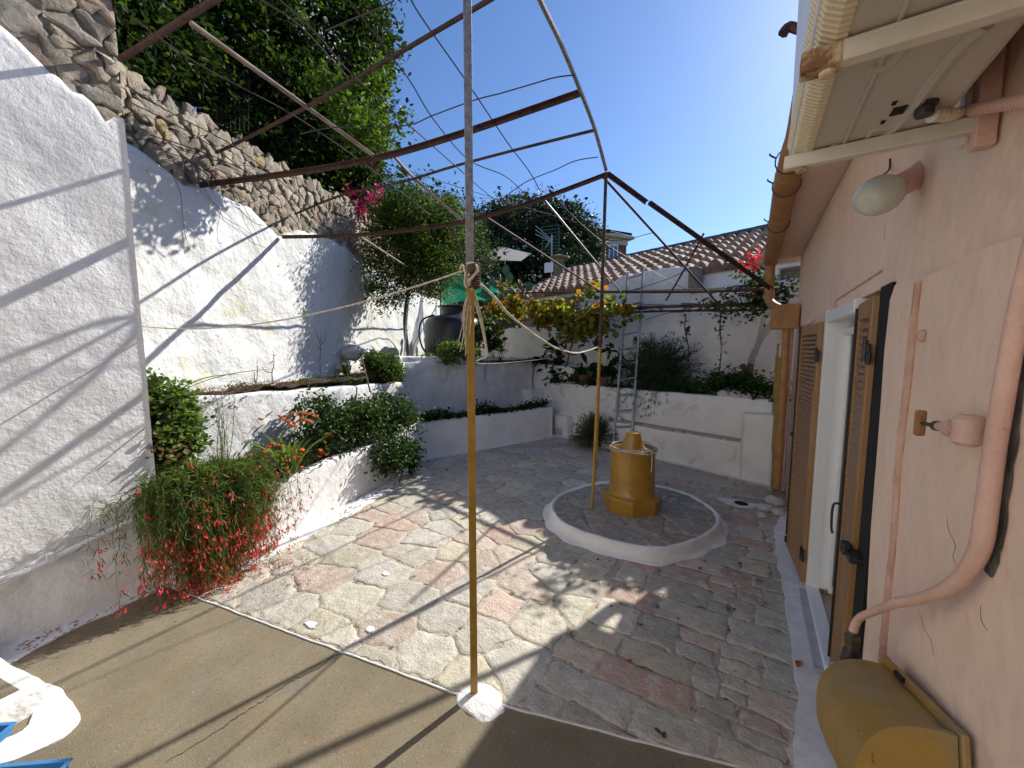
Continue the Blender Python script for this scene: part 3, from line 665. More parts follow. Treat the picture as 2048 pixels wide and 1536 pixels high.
# antenna
ax_, ay_ = bp(1103, 520, 4.2)[:2]; an = thing('tv_antenna', 'green grid television antenna on a thin mast beside the chimney', 'antenna', (ax_, ay_, 3.9))
mb = MB(); mb.tube([(ax_, ay_, 3.9), (ax_, ay_, 5.65)], .025, 8); mb.build('mast', M['alu'], an)
mb = MB(); gz = 5.45
for k in range(9):
    z = gz-.42+k*.11; b_ = abs(k-4)*.028; mb.tube([(ax_-.30-.0, ay_-.1-b_, z), (ax_, ay_-.02-b_, z), (ax_+.30, ay_+.1-b_-.1, z)], .010, 4)
mb.tube([(ax_-.30, ay_-.2, gz-.44), (ax_-.3, ay_-.1, gz), (ax_-.30, ay_-.2, gz+.48)], .013, 5); mb.tube([(ax_+.30, ay_-.1, gz-.44), (ax_+.3, ay_, gz), (ax_+.30, ay_-.1, gz+.48)], .013, 5)
mb.build('grid_reflector', pm('green_antenna', (.05, .16, .10), None, rough=.5, bump=0), an)
mb = MB()
for (dz) in (-.12, 0, .12): mb.tube([(ax_, ay_, gz+dz*.3), (ax_-.45, ay_-.35, gz+.35+dz*1.2)], .012, 5)
mb.tube([(ax_, ay_, gz+.1), (ax_-.1, ay_-.3, gz-.3)], .012, 5); mb.build('boom', M['alu'], an)
mb = MB(); mb.box((ax_-.08, ay_-.05, 4.55), (.34, .06, .34), bev=.03); mb.build('junction_plate', M['upvc'], an)
# far red house
hx, hy = at(1215, 500, 34)[:2]; hd = math.hypot(hx, hy)
fh = thing('far_house', 'distant red house with pale eaves and tall shuttered windows', 'house', (hx, hy, 6))
fd = ray(1215, 500); fd = np.array([fd[0], fd[1]])/math.hypot(fd[0], fd[1]); fr_ = np.array([fd[1], -fd[0]]); rr = math.radians(38)
u1_ = fr_*math.cos(rr)+fd*math.sin(rr); v1_ = np.array([-u1_[1], u1_[0]])
AX = [(u1_[0], u1_[1], 0), (v1_[0], v1_[1], 0), (0, 0, 1)]
def fhp(px, py, dd): return at(px, py, dd)
corner = at(1196, 520, 33); far2 = corner[:2]
c0 = np.array([*corner[:2]]); cen = c0+u1_*.6+v1_*3.0
ztop = at(1196, 470, 33)[2]
mb = MB(); mb.box((*cen, ztop/2), (4.6, 6, ztop), ax=AX); mb.build('wall', M['redhouse'], fh)
mb = MB(); mb.box((*cen, ztop+.05), (5.5, 6.9, .25), ax=AX); mb.box((*cen, ztop-.3), (4.75, 6.15, .5), ax=AX); mb.build('cornice', M['cream'], fh)
mb = MB(); mb.box((*cen, ztop+.3), (5.2, 6.6, .3), ax=AX); mb.build('roof', M['tile'], fh)
for k, off in enumerate((-1.6, -.35, .9)):
    w = cen+u1_*off-v1_*3.02; mbf = MB(); mbf.box((*w, ztop-1.35), (.95, .12, 1.55), ax=AX); fo = mbf.build('window', M['upvc'], fh)
    for s in (-.2, .2):
        mbf = MB(); mbf.box((*(w-v1_*.05+u1_*s), ztop-1.35), (.28, .08, 1.25), ax=AX); mbf.build('pane', M['blueglass'], fo)
# hillside beyond the wall
V = []; nx_, ny_ = 60, 30
for j in range(ny_):
    for i in range(nx_):
        x = -60+80*i/(nx_-1); y = 12+90*j/(ny_-1); hgt = 1.5+max(0, (y-12))*.10+max(0, (-x-4-y*.10))*.42; hgt = min(hgt, 22)+nz((x, y, 0), .12)*2
        if x > -4: hgt = min(hgt, 1+.07*(y-12))
        V.append((x, y, hgt))
Fc = [(j*nx_+i, j*nx_+i+1, (j+1)*nx_+i+1, (j+1)*nx_+i) for j in range(ny_-1) for i in range(nx_-1)]
tag(mobj('hillside', V, Fc, M['hill'], None, True), kind='structure')
# raised earth behind the retaining wall
V = []
for i in range(24):
    s = -.3+13.5*i/23; z = ptop(s)-.25
    for k, off in enumerate((-.55, -1.5, -4, -9)):
        q = wpt(s, off); V.append((q[0], q[1], z+(0, .0, .5, 2.5)[k]*.6))
tag(mobj('bank', V, [(4*i+k, 4*i+k+1, 4*i+k+5, 4*i+k+4) for i in range(23) for k in range(3)], M['ground'], None, True), kind='structure')
# ================================================================== HOUSE
WX = .43
ho = thing('pink_house', 'pink plastered house wall filling the right side, with brown shutters', 'house', (1, 2, 0))
DY0, DY1, DZ1 = 2.02, 3.36, 1.99
def wallquad(y0, y1, z0, z1, x=WX, thick=.28, mat='pink', name='wall'):
    mb = MB(); mb.box((x+thick/2, (y0+y1)/2, (z0+z1)/2), (thick, y1-y0, z1-z0)); return mb
mb = MB()
ye, zt = 5.72, 2.82
mb.box((WX+.14, (DY1+ye)/2, (zt)/2), (.28, ye-DY1, zt)); mb.box((WX+.14, (DY0+DY1)/2, (DZ1+zt)/2), (.28, DY1-DY0, zt-DZ1))
mb.box((WX+.14, (DY0-4)/2, zt/2), (.28, DY0+4, zt)); mb.box((WX+.14, (DY0+DY1)/2, .015), (.28, DY1-DY0, .03))
mb.build('wall', M['pink'], ho)
mb = MB(); mb.box((3.4, 5.56, 1.41), (5.7, .3, 2.80)); mb.build('end_wall', M['pink'], ho)
# thicker plaster skin nearer the eye, with a ragged edge
V = []; prof = [onx(*p, WX-.02) for p in ((1738, 1290), (1740, 1200), (1748, 1050), (1758, 930), (1768, 800), (1775, 700), (1786, 600), (1796, 570), (1830, 556), (1870, 548), (1910, 530), (1960, 500), (2060, 470))]
pr = [(p[1], p[2]) for p in prof]
pts2 = [(1.96, -.05)]+pr+[(-1.0, 2.5), (-1.0, -.05)]
mb = MB(); n = len(pts2); mb.add([(WX-.028, y, z) for y, z in pts2]+[(WX+.01, y, z) for y, z in pts2], [tuple(range(n))]+[(k, n+k, n+(k+1) % n, (k+1) % n) for k in range(n)])
mb.build('plaster_skin', M['pink'], ho)
# black strip painting the shade of the gap between skin and near shutter
mb = MB(); mb.box((WX-.002, 2.01, 1.0), (.02, .14, 1.98)); mb.build('gap', M['void'], ho)
# painted-over groove and pipe scar
mb = MB(); g = [onx(*p, WX-.032) for p in ((1838, 562), (1828, 660), (1818, 760), (1806, 860), (1796, 960), (1790, 1060), (1780, 1160), (1772, 1250), (1765, 1325))]
g = smooth_path(g, 6); mb.tube(g, [.011, .012, .010, .012], 8, jit=.12); mb.build('plaster_scar', M['pink_worn'], ho, True)
mb = MB(); c = onx(1846, 672, WX-.03); mb.lathe(c, [(.018, 0), (.016, .008), (.008, .012)], 12, ax=[(0, 1, 0), (0, 0, 1), (-1, 0, 0)]); mb.build('plaster_boss', M['pink_worn'], ho, True)
# lintel scores
for a_, b_, dz in (((1672, 601), (1764, 541), .10), ((1605, 656), (1630, 640), .9)):
    a_ = onx(*a_, WX-.004); b_ = onx(*b_, WX-.004); mb = MB(); mb.tube([b_, a_, a_-(0, 0, dz)], .0045, 5); mb.build('lintel_score', M['pink_worn'], ho)
mb = MB(); a_ = onx(1610, 670, WX-.002)
mb.box((WX, a_[1]-.05, 1.45), (.012, .16, .85)); mb.build('bare_patch', M['pink_worn'], ho)
for pix in (((1893, 1035), (1898, 1060), (1910, 1090), (1906, 1115), (1917, 1135)), ((1838, 1225), (1850, 1262), (1862, 1280), (1866, 1312)), ((1772, 445), (1770, 470), (1768, 482)), ((1960, 1210), (1962, 1240), (1975, 1262))):
    P = smooth_path([onx(px+random.uniform(-1, 1), py, WX-.0285 if py > 550 else WX-.0005) for px, py in pix], 4); mb = MB(); mb.tube(P, [.0003, .0006, .0003], 4); mb.build('hairline_crack', M['grey_crack'], ho)
# roof slab, soffit, eaves
GX = .20
mb = MB(); mb.box(((GX-.02+2.5)/2+.02, 1.0, 2.875), (2.5-GX, 10.1, .08)); mb.build('soffit', M['soffit'], ho)
mb = MB(); V = [(GX-.03, -4.1, 2.93), (GX-.03, 6.1, 2.93), (5.2, 6.1, 4.6), (5.2, -4.1, 4.6), (GX-.03, -4.1, 3.0), (GX-.03, 6.1, 3.0), (5.2, 6.1, 4.67), (5.2, -4.1, 4.67)]
mb.add(V, [(0, 1, 2, 3), (7, 6, 5, 4), (0, 4, 5, 1), (1, 5, 6, 2), (2, 6, 7, 3), (3, 7, 4, 0)]); mb.build('roof', M['terracotta'], ho)
# door
dr = MB(); fx = WX+.012
def fbox(y, z, sy, sz, x=fx, sx=.07): dr.box((x, y, z), (sx, sy, sz), bev=.004)
fbox(DY1-.03, 1.02, .06, 1.96); fbox((DY0+DY1)/2+.2, DZ1-.035, DY1-DY0-.52, .07); fbox((DY0+DY1)/2+.2, .055, DY1-DY0-.52, .05)
dr.box((fx+.07, DY1-.045, 1.02), (.08, .03, 1.88))
fr = dr.build('door_frame', M['upvc'], ho)
mb = MB(); mb.box((fx+.10, DY1-.085, 1.0), (.04, .05, 1.84), bev=.006); mb.box((fx+.14, DY0+.2, 1.0), (.05, .10, 1.84), bev=.006); mb.box((fx+.14, (DY0+DY1)/2, 1.87), (.05, 1.0, .09), bev=.006); mb.box((fx+.14, (DY0+DY1)/2, .14), (.05, 1.0, .13), bev=.006)
mb.build('door', M['upvc'], ho)
mb = MB(); mb.box((fx+.10, (DY0+DY1)/2, 1.0), (.012, 1.18, 1.70)); mb.build('door_glass', M['glass'], ho)
mb = MB(); mb.tube([(fx+.07, DY1-.08, 1.86), (fx+.07, DY0+.2, 1.86)], .028, 12); mb.build('blind_roll', M['upvc'], ho, True)
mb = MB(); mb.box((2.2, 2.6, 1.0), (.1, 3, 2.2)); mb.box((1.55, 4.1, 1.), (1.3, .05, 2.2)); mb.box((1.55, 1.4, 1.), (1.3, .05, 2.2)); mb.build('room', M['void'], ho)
mb = MB(); mb.box((fx-.012, (DY0+DY1)/2+.2, .035), (.13, DY1-DY0-.52, .02), bev=.003); mb.build('sill', M['alu'], ho)
def shutter(hinge, free, z0, z1, latch):
    """louvred leaf from hinge (x,y) to free edge (x,y)"""
    h = np.array(hinge); f = np.array(free); L = np.linalg.norm(f-h); u = (f-h)/L; nn = np.array([u[1], -u[0]])
    if nn[0] > 0: nn = -nn
    AXs = [(u[0], u[1], 0), (nn[0], nn[1], 0), (0, 0, 1)]
    s = bpy.data.objects.new('shutter', None); COL.objects.link(s); s.parent = ho; s.location = Vector((h[0], h[1], z0))-Vector(ho.location)
    mb = MB(); th = .038; st = .06
    def b(t, z, w, hh, d=th, o=0, bev=.004): p = h+u*t+nn*o; mb.box((p[0], p[1], z), (w, d, hh), ax=AXs, bev=bev)
    b(st/2, (z0+z1)/2, st, z1-z0); b(L-st/2, (z0+z1)/2, st, z1-z0); b(L/2, z0+.05, L-2*st, .10); b(L/2, z1-.04, L-2*st, .08)
    mb.build('leaf_frame', M['shutter'], s)
    mb = MB(); z = z0+.115; ca, sa = math.cos(.75), math.sin(.75)
    A2 = [(u[0], u[1], 0), (nn[0]*ca, nn[1]*ca, -sa), (nn[0]*sa, nn[1]*sa, ca)]
    while z < z1-.09:
        p = h+u*L/2; mb.box((p[0], p[1], z), (L-2*st+.004, .046, .007), ax=A2); z += .0325
    mb.build('louvres', M['shutter'], s)
    for z in (z0+.22, z1-.22):
        mb = MB(); p = h+nn*.022; mb.box((p[0]+.0, p[1], z), (.05, .012, .055), ax=AXs, bev=.003); mb.box((p[0], p[1]-.02 if u[1] > 0 else p[1]+.02, z-.03), (.035, .014, .05), ax=AXs, bev=.003); q = h+nn*.03; mb.tube([(q[0], q[1], z-.045), (q[0], q[1], z+.045)], .008, 8)
        mb.build('hinge', M['black'], s)
    mb = MB(); p = h+u*(L-.02)+nn*.024; mb.tube([(p[0], p[1], z0+.1), (p[0], p[1], z1-.02)], .006, 6)
    if latch:
        mb.tube(smooth_path([(p[0], p[1], z0+.92), (p[0]-.03, p[1], z0+.91), (p[0]-.03, p[1]+.01, z0+.80), (p[0]-.025, p[1], z0+.76)], 4), .006, 6)
    else:
        mb.box((p[0]-.01, p[1], z0+.98), (.02, .03, .03), bev=.003); mb.box((p[0]+.02, p[1]+.05, z0+.90), (.012, .07, .02)); mb.box((p[0], p[1], z0+.06), (.02, .03, .05), bev=.003); mb.box((p[0], p[1], z1-.03), (.02, .03, .06), bev=.003)
    mb.build('bolt_rod', M['black'], s)
    return s
shutter((WX-.03, DY1+.01), (WX-.085, 3.95), .06, 1.93, False)
shutter((WX-.012, DY0+.07), (WX+.012, DY0+.46), .05, 1.96, True)
mb = MB(); p = onx(1705, 1130, WX-.05); mb.box((WX-.03, 2.06, p[2]), (.05, .14, .025), bev=.004); mb.box((WX-.05, 2.09, p[2]+.01), (.03, .05, .05), bev=.006); mb.build('shutter_latch', M['black'], ho)
# gutter and downpipe
def arcprof(c, r, a0, a1, n=9): return [(c[0]+r*math.cos(a), c[1]+r*math.sin(a)) for a in np.linspace(a0, a1, n)]
gt = bpy.data.objects.new('gutter', None); COL.objects.link(gt); gt.parent = ho; gt.location = Vector((GX, 2, 2.85))-Vector(ho.location)
mb = MB()
mb.tube(smooth_path([(.135, 5.78, 2.80), (.135, 4.2, 2.81), (.137, 3.0, 2.83)], 4), .072, 14); mb.tube(smooth_path([(.137, 3.02, 2.83), (.145, 2.75, 2.86), (.155, 2.5, 2.875), (.158, 1.4, 2.89), (.16, -.5, 2.90)], 5), [.070, .064, .060, .060, .060], 14)
mb.build('channel', M['gutter'], gt, True)
for (px, py) in ((1571, 405), (1585, 300), (1552, 530)):
    mb = MB(); c = onx(px, py, .137); a = np.linspace(0, 2*math.pi, 16); mb.tube([(.136+.078*math.cos(t), c[1], 2.815+.078*math.sin(t)) for t in a], .004, 5)
    mb.tube([(.06, c[1], 2.84), (.035, c[1]-.01, 2.855), (.03, c[1], 2.87)], .005, 5); mb.build('wire_tie', M['rust'], gt)
mb = MB(); mb.tube(smooth_path([(.15, 1.95, 2.95), (.10, 1.95, 2.97), (.06, 1.95, 3.0), (.04, 1.95, 2.98)], 4), [.012, .02], 6); mb.build('wire_tie', M['rust'], gt)
dp = bpy.data.objects.new('downpipe', None); COL.objects.link(dp); dp.parent = ho; dp.location = Vector((.3, 5.5, 0))-Vector(ho.location)
yd = 5.35; 
bxc = above(1579, 645, .30, 5.30); by = 5.30
mb = MB(); mb.tube(smooth_path([(.135, 5.66, 2.78), (.135, 5.64, 2.62), (.14, 5.62, 2.36), (.17, 5.55, 2.27), (.25, 5.42, 2.20)], 5), .05, 12); mb.build('outlet_pipe', M['gutter'], dp, True)
mb = MB(); mb.box((.285, 5.32, 2.10), (.25, .2, .27), bev=.008); mb.build('collector_box', M['gutter'], dp)
mb = MB(); mb.tube([(.315, 5.32, 1.98), (.318, 5.33, 1.2), (.32, 5.34, .12)], .040, 14); mb.tube([(.318, 5.33, 1.28), (.318, 5.33, 1.22)], .046, 14); mb.tube([(.32, 5.34, .62), (.32, 5.34, .55)], .046, 14); mb.build('pipe', M['gutter'], dp, True)
mb = MB(); mb.tube([(.375, 5.36, 2.0), (.375, 5.36, .1)], .012, 8); mb.build('cable', M['pink_worn'], dp)
# ================================================================== AIR CONDITIONER, LAMP, PIPES
ac = thing('air_conditioner', 'cream outdoor air conditioning unit on brackets above the eye, top right', 'air conditioner', (.22, .95, 2.25))
X0, X1, Y0, Y1, Z0 = .085, .345, .48, 1.375, 2.262
mb = MB(); mb.box(((X0+X1)/2, (Y0+Y1)/2, Z0+.28), (X1-X0, Y1-Y0, .56), bev=.012); mb.build('casing', M['ac'], ac)
# front cover: pale plastic skin and ribbed yellowed intake along the lower front edge
mb = MB(); mb.box((X0-.012, (Y0+Y1)/2, Z0+.29), (.026, Y1-Y0+.004, .54), bev=.008); mb.build('front_cover', M['ac_white'], ac)
mb = MB(); y = Y0+.02
while y < Y1-.02:
    mb.tube([(X0+.022, y, Z0+.0), (X0+.008, y, Z0+.0), (X0-.012, y, Z0+.012), (X0-.028, y, Z0+.045)], .0048, 6); y += .0135
mb.build('ribbed_edge', M['ac_grille'], ac)
mb = MB(); pr_ = [(X0+.09, Y1-.05), (X0+.09, Y0+.04)]
mb.tube(smooth_path([(X0+.085, Y1-.04, Z0-.001), (X0+.085, 1.0, Z0-.001), (X0+.085, Y0+.05, Z0-.001)], 3), .0035, 6)
mb.build('drip_seam', M['ac'], ac)
def bead(pts, r=.009): mb = MB(); mb.tube(smooth_path(pts, 6), r, 8); return mb.build('pressed_bead', M['ac'], ac, True)
zb = Z0+.003
bead([onz(1660, 290, zb), onz(1720, 285, zb), (onz(1735, 283, zb)), onz(1780, 262, zb), onz(1805, 240, zb), onz(1812, 225, zb)])
bead([onz(1732, 282, zb), onz(1742, 262, zb), onz(1760, 255, zb), onz(1800, 250, zb)], .007)
bead([onz(1812, 232, zb), onz(1840, 195, zb), onz(1880, 140, zb), onz(1920, 90, zb), onz(1975, 45, zb)], .012)
bead([onz(1738, 132, zb), onz(1770, 128, zb), onz(1800, 105, zb), onz(1815, 80, zb), onz(1822, 60, zb)], .011)
mb = MB(); c = onz(1797, 221, Z0-.001); mb.box(c, (.022, .032, .004)); mb.build('vent_slot', M['void'], ac)
for (px, py) in ((1766, 244), (1789, 206), (1773, 88)):
    mb = MB(); c = onz(px, py, Z0-.001); mb.box(c, (.007, .012, .004)); mb.build('screw_hole', M['void'], ac)
brs = []
for yb, zz in ((1.31, 0), (.885, 0)):
    br = thing('wall_bracket', ('chipped cream bracket arm under the far end of the air conditioner' if yb > 1 else 'rust-stained bracket arm under the near end of the air conditioner'), 'bracket', (WX, yb, 2.22), 'air conditioner brackets')
    mb = MB(); zt_ = Z0-.004
    for (dy, dz, sy, sz) in ((0, -.003, .032, .006), (-.013, -.017, .005, .026), (.013, -.017, .005, .026)):
        mb.box((.235, yb+dy, zt_+dz), (.375, sy, sz), bev=.0015)
    mb.box((.235, yb-.004, zt_-.030), (.375, .020, .004)); mb.build('arm', M['bracket'], br)
    if yb < 1:
        mb = MB(); mb.box((.075, yb, zt_-.017), (.056, .038, .034), bev=.004); mb.build('rusty_tip', M['bracket_rust'], br)
    mb = MB(); mb.lathe((.085, yb, zt_-.044), [(.008, 0), (.012, .002), (.012, .008), (.006, .012)], 8); mb.build('bolt', M['bracket_rust'], br)
mb = MB(); mb.box((WX-.022, 1.31, 2.43), (.034, .038, .48), bev=.004); o = mb.build('upright', M['pinkpipe'], None); tag(o, 'pink painted upright rail of the air conditioner bracket, against the wall', 'bracket', None)
mb = MB(); mb.box((WX-.045, 1.335, 2.43), (.012, .03, .44), bev=.003); o = mb.build('rail_edge', M['bracket'], None); adopt(o, bpy.data.objects['upright'])
# drain hose
dh = thing('drain_hose', 'ribbed cream and pink drain hose under the air conditioner', 'hose', onz(1850, 232, 2.25))
h0 = onz(1862, 232, Z0-.02); h1 = onx(1935, 222, .38); h2 = onx(2060, 200, .40); path = np.array(smooth_path([h0, h0+(h1-h0)*.55+(0, 0, -.003), h1, h2], 16))
def ribbed(P, r, name, mat, pitch=.0115):
    seg = np.linalg.norm(np.diff(P, axis=0), axis=1); cum = np.concatenate([[0], np.cumsum(seg)]); L = cum[-1]; n = int(L/pitch)*4
    s = np.linspace(0, L, n); Q = np.stack([np.interp(s, cum, P[:, k]) for k in range(3)], 1)
    mb = MB(); rr = [r*(1.0 if (i % 4) in (1, 2) else .68) for i in range(n)]
    mb.tube(Q, np.array(rr), 12); return mb.build(name, mat, dh, True)
cut = int(len(path)*.5); ribbed(path[:cut+1], .0125, 'cream_part', M['hose_cream']); ribbed(path[cut:], .0125, 'pink_part', M['hose_pink'])
mb = MB(); mb.lathe(onz(1848, 232, Z0-.024), [(.014, 0), (.016, .006), (.016, .016), (.021, .018), (.021, .024)], 16); mb.build('black_elbow', M['black'], dh, True)
# lamp
lm = thing('wall_lamp', 'oval opal glass globe lamp on slanted pink holder under the air conditioner', 'lamp', onx(1835, 360, WX))
w = onx(1838, 352, WX); g = w+np.array([-.13, -.015, -.045]); g = above(1760, 392, .315, (above(1760, 392, .315, 1.72))[1]); g = onx(1758, 391, .318)
dv = (w-g)/np.linalg.norm(w-g); sx_ = np.cross(dv, (0, 0, 1)); sx_ /= np.linalg.norm(sx_); sy_ = np.cross(dv, sx_); AXL = [sx_, sy_, dv]
mb = MB(); prof = [(.060*math.sin(a)**.8 if 0 < a < math.pi else .001, -.062*math.cos(a)) for a in np.linspace(.02, 2.45, 18)]; mb.lathe(g, prof, 32, AXL); mb.build('globe', M['globe'], lm, True)
mb = MB(); L = np.linalg.norm(w-g); mb.lathe(g, [(.040, .044), (.041, .05), (.036, .052), (.037, L-.0), (.045, L+.02)], 24, AXL); mb.build('holder', M['pinkpipe'], lm, True)
mb = MB(); a = onx(1780, 318, WX-.01); mb.tube(smooth_path([a, a-(0, 0, .04), g+(0.0, .02, .062)], 4), .0032, 6); mb.tube([g+(.0, -.01, .058), g+(0, .045, .06)], .0025, 5); mb.build('hanger', M['rust'], lm)
# ---- water pipe with valve
wp = thing('water_pipe', 'thick pink painted pipe with side valve bending along the house wall', 'pipe', onx(1980, 800, .4))
xw = WX-.05
P = [onx(*p, xw) for p in ((2085, 430), (2062, 520), (2034, 640), (2012, 760), (1992, 880), (1978, 980), (1966, 1070), (1948, 1122))]
P += [onx(1905, 1170, xw-.01), onx(1850, 1195, xw-.02), onx(1795, 1205, xw-.035)]
mb = MB(); mb.tube(smooth_path(P, 7), [.0132, .0138, .0146, .0155, .0135, .012], 18); mb.build('pipe', M['pinkpipe'], wp, True)
P2 = [onx(1797, 1204, xw-.036), onx(1750, 1222, xw-.05), onx(1718, 1237, xw-.065), onx(1706, 1262, xw-.07)]
mb = MB(); mb.tube(smooth_path(P2, 6), [.0115, .010, .010, .0115], 14); mb.build('thin_pipe', M['pinkpipe'], wp, True)
j = onx(1935, 862, xw-.005); mb = MB(); mb.lathe(j-(0, 0, .03), [(.015, 0), (.023, .008), (.023, .02), (.021, .03), (.023, .042), (.023, .054), (.015, .062)], 14); mb.build('tee_joint', M['pinkpipe'], wp, True)
vd = onx(1840, 846, xw-.035)-j; vl = np.linalg.norm(vd); vd /= vl; a = np.cross(vd, (0, 0, 1)); a /= np.linalg.norm(a); AXV = [a, np.cross(vd, a), vd]
mb = MB(); mb.lathe(j, [(.014, .015), (.014, vl*.24), (.019, vl*.25), (.019, vl*.33), (.012, vl*.36), (.0095, vl*.56)], 12, AXV); mb.build('valve_body', M['pink_worn'], wp, True)
mb = MB(); mb.lathe(j, [(.006, vl*.5), (.0115, vl*.58), (.0115, vl*.63), (.0045, vl*.66), (.0045, vl*.96)], 10, AXV); mb.build('valve_stem', M['brass'], wp, True)
c = j+vd*vl; mb = MB(); mb.box(c, (.016, .020, .062), ax=[vd, a, (0, 0, 1)], bev=.006); mb.build('valve_handle', M['bracket_rust'], wp, True)
# crack of bare mortar beside the pipe
cr = [onx(*p, WX-.0275) for p in ((2082, 600), (2062, 690), (2044, 780), (2030, 870), (2022, 930), (2012, 1000), (2004, 1060), (1992, 1120), (1980, 1150))]
cr = smooth_path(cr, 6); L_ = [(p[1]+.016+nz(p, 30)*.008, p[2]) for p in cr]; R_ = [(p[1]-.012-abs(nz(p, 22, 5))*.012, p[2]) for p in cr]; pl_ = []
mb = MB(); n = len(L_); V = [(WX-.0305, y, z) for y, z in L_]+[(WX-.0305, y, z) for y, z in R_]; mb.add(V, [(k, k+1, n+k+1, n+k) for k in range(n-1)]); o = mb.build('mortar_crack', M['grey_crack'], ho)
# fitting on the tank box
u_ = onx(1706, 1262, xw-.07); fb = thing('pipe_fitting', 'tarnished brass pipe fitting on top of the ochre cylinder box', 'pipe fitting', u_)
mb = MB(); mb.lathe(u_-(0, 0, .058), [(.015, 0), (.019, .002), (.019, .012), (.017, .014), (.017, .018), (.022, .020), (.022, .040), (.015, .044), (.0145, .058)], 6); mb.build('hex_union', M['brass'], fb)
mb = MB(); mb.lathe(u_-(0, 0, .125), [(.024, 0), (.025, .03), (.020, .06), (.016, .07)], 14); mb.tube([u_-(0, 0, .095), u_+(.05, -.01, -.105)], .017, 12); mb.build('elbow', M['black'], fb, True)
mb = MB(); q = onx(1668, 1330, xw-.06); mb.lathe(q-(0, 0, .01), [(.012, 0), (.013, .014), (.006, .02)], 12); mb.build('plug', M['alu'], fb, True)
# ochre cylinder box
ax1 = ray(1426, 970); ax1 = -ax1/np.linalg.norm(ax1)       # toward the eye, rising
P1 = onx(1941, 1476, WX-.035); P0_ = onx(1796, 1333, WX-.035)
Lb = .43; side = np.cross(ax1, (0, 0, 1)); side /= np.linalg.norm(side)
if side[0] > 0: side = -side                              # out of the wall
up1 = np.cross(side, ax1); up1 = up1 if up1[2] > 0 else -up1
ob = thing('cylinder_box', 'weathered ochre half-round metal box on the wall, bottom right corner', 'box', P1-(0, 0, .3))
near = P1-ax1*.0; 
def D(s_, r_, n=16):
    out = []
    for t in np.linspace(0, 1, n):
        a = math.pi*t; cx_ = r_*math.sin(a)**.8*1.0; out.append((cx_, math.cos(a)))
    return out
Rr, Hh = .15, .15
def Dring(k, sc, base):  # points of the D outline at distance k along the axis
    pts = []
    for t in np.linspace(0, 1, 48):
        a = math.pi*t; o_ = Rr*sc*(max(0, math.sin(a))**.85); h_ = Hh*sc*(1 if math.cos(a) > 0 else -1)*abs(math.cos(a))**.85
        pts.append(base-ax1*k+side*(o_+.018)+up1*(h_-Hh))
    return pts
basep = P1-up1*.015; K = np.linspace(0, Lb, 26); V = []; rings = []
for k in K: rings.append(Dring(k, 1 if k < Lb-.05 else 1-.35*((k-(Lb-.05))/.05)**2, basep))
mb = MB(); n = 48; V = [p for r in rings for p in r]
Fc = [(i*n+q, (i+1)*n+q, (i+1)*n+q+1, i*n+q+1) for i in range(len(rings)-1) for q in range(n-1)]
Fc += [tuple(range(n)), tuple((len(rings)-1)*n+q for q in range(n-1, -1, -1))]
mb.add(V, Fc); mb.build('drum', M['ochre_old'], ob, True)
mb = MB(); V = []
for sc, k in ((1.0, -.001), (1.035, -.001), (1.035, .016), (1.0, .016)): V += Dring(k, sc, basep+up1*(Hh*(sc-1)))
mb.add(V, [(i*n+q, (i+1)*n+q, (i+1)*n+q+1, i*n+q+1) for i in range(3) for q in range(n-1)]); mb.build('rim', M['ochre_old'], ob)
mb = MB(); c = (P1+P0_)/2; cc = basep-ax1*(Lb*.55)+up1*(-.145); 
mb.box(basep-ax1*(Lb*.45)-up1*(.10)+side*.010, (.012, Lb*.95, .24), ax=[side, -ax1, up1], bev=.003); mb.build('back_plate', M['ochre_old'], ob)
mb = MB(); mb.box(basep-ax1*(Lb*.62)+up1*(.012)+side*.020, (.006, .05, .012), ax=[side, -ax1, up1]); mb.build('slot', M['void'], ob)
mb = MB(); q = onz(1665, 1500, .45); mb.box(basep-ax1*.30-up1*.33+side*.10, (.05, .05, .06), ax=[side, -ax1, up1], bev=.005); mb.build('foot', M['black'], ob)
# ================================================================== WELL
WC = np.array([-1.005, 4.0, .1])
inner = [(1190, 967), (1130, 985), (1107, 1010), (1125, 1040), (1180, 1065), (1270, 1088), (1340, 1090), (1400, 1070), (1432, 1045), (1425, 1020), (1380, 990), (1320, 972), (1250, 963)]
outer = [None]*0
IN = np.array([onz(*p, .105)[:2] for p in inner]); cI = IN.mean(0)
def closed_smooth(P, k=6):
    n = len(P); out = []
    for i in range(n):
        a, b, c, d = P[i-1], P[i], P[(i+1) % n], P[(i+2) % n]
        for j in range(k):
            t = j/k; out.append(.5*((2*b)+(-a+c)*t+(2*a-5*b+4*c-d)*t*t+(-a+3*b-3*c+d)*t**3))
    return np.array(out)
IN = closed_smooth(IN); wpf = thing('well_platform', 'round stone platform with thick white kerb under the ochre well', 'platform', (cI[0], cI[1], 0))
V = []; prof = [(-.012, .06), (-.008, .092), (.004, .106), (.02, .108), (.036, .098), (.045, .06), (.055, .022), (.085, .008), (.105, .005), (.11, -.01)]
for p in IN:
    d = p-cI; L = np.linalg.norm(d); d /= L
    for o_, z in prof:
        k = 1 if o_ < .06 else 1+nz((p[0]*1, p[1]*1, 0), 5, 2)*.5
        q = p+d*(o_*k); V.append((q[0], q[1], z+nz((q[0], q[1], 0), 9)*.008*(z > .02)))
n = len(IN); m = len(prof); Fc = [(i*m+k, ((i+1) % n)*m+k, ((i+1) % n)*m+k+1, i*m+k+1) for i in range(n) for k in range(m-1)]
mobj('kerb', V, Fc, M['white'], wpf, True)
mb = MB(); mb.prism([tuple(p) for p in IN], .0, .086); mb.build('mortar_bed', M['mortar'], wpf)
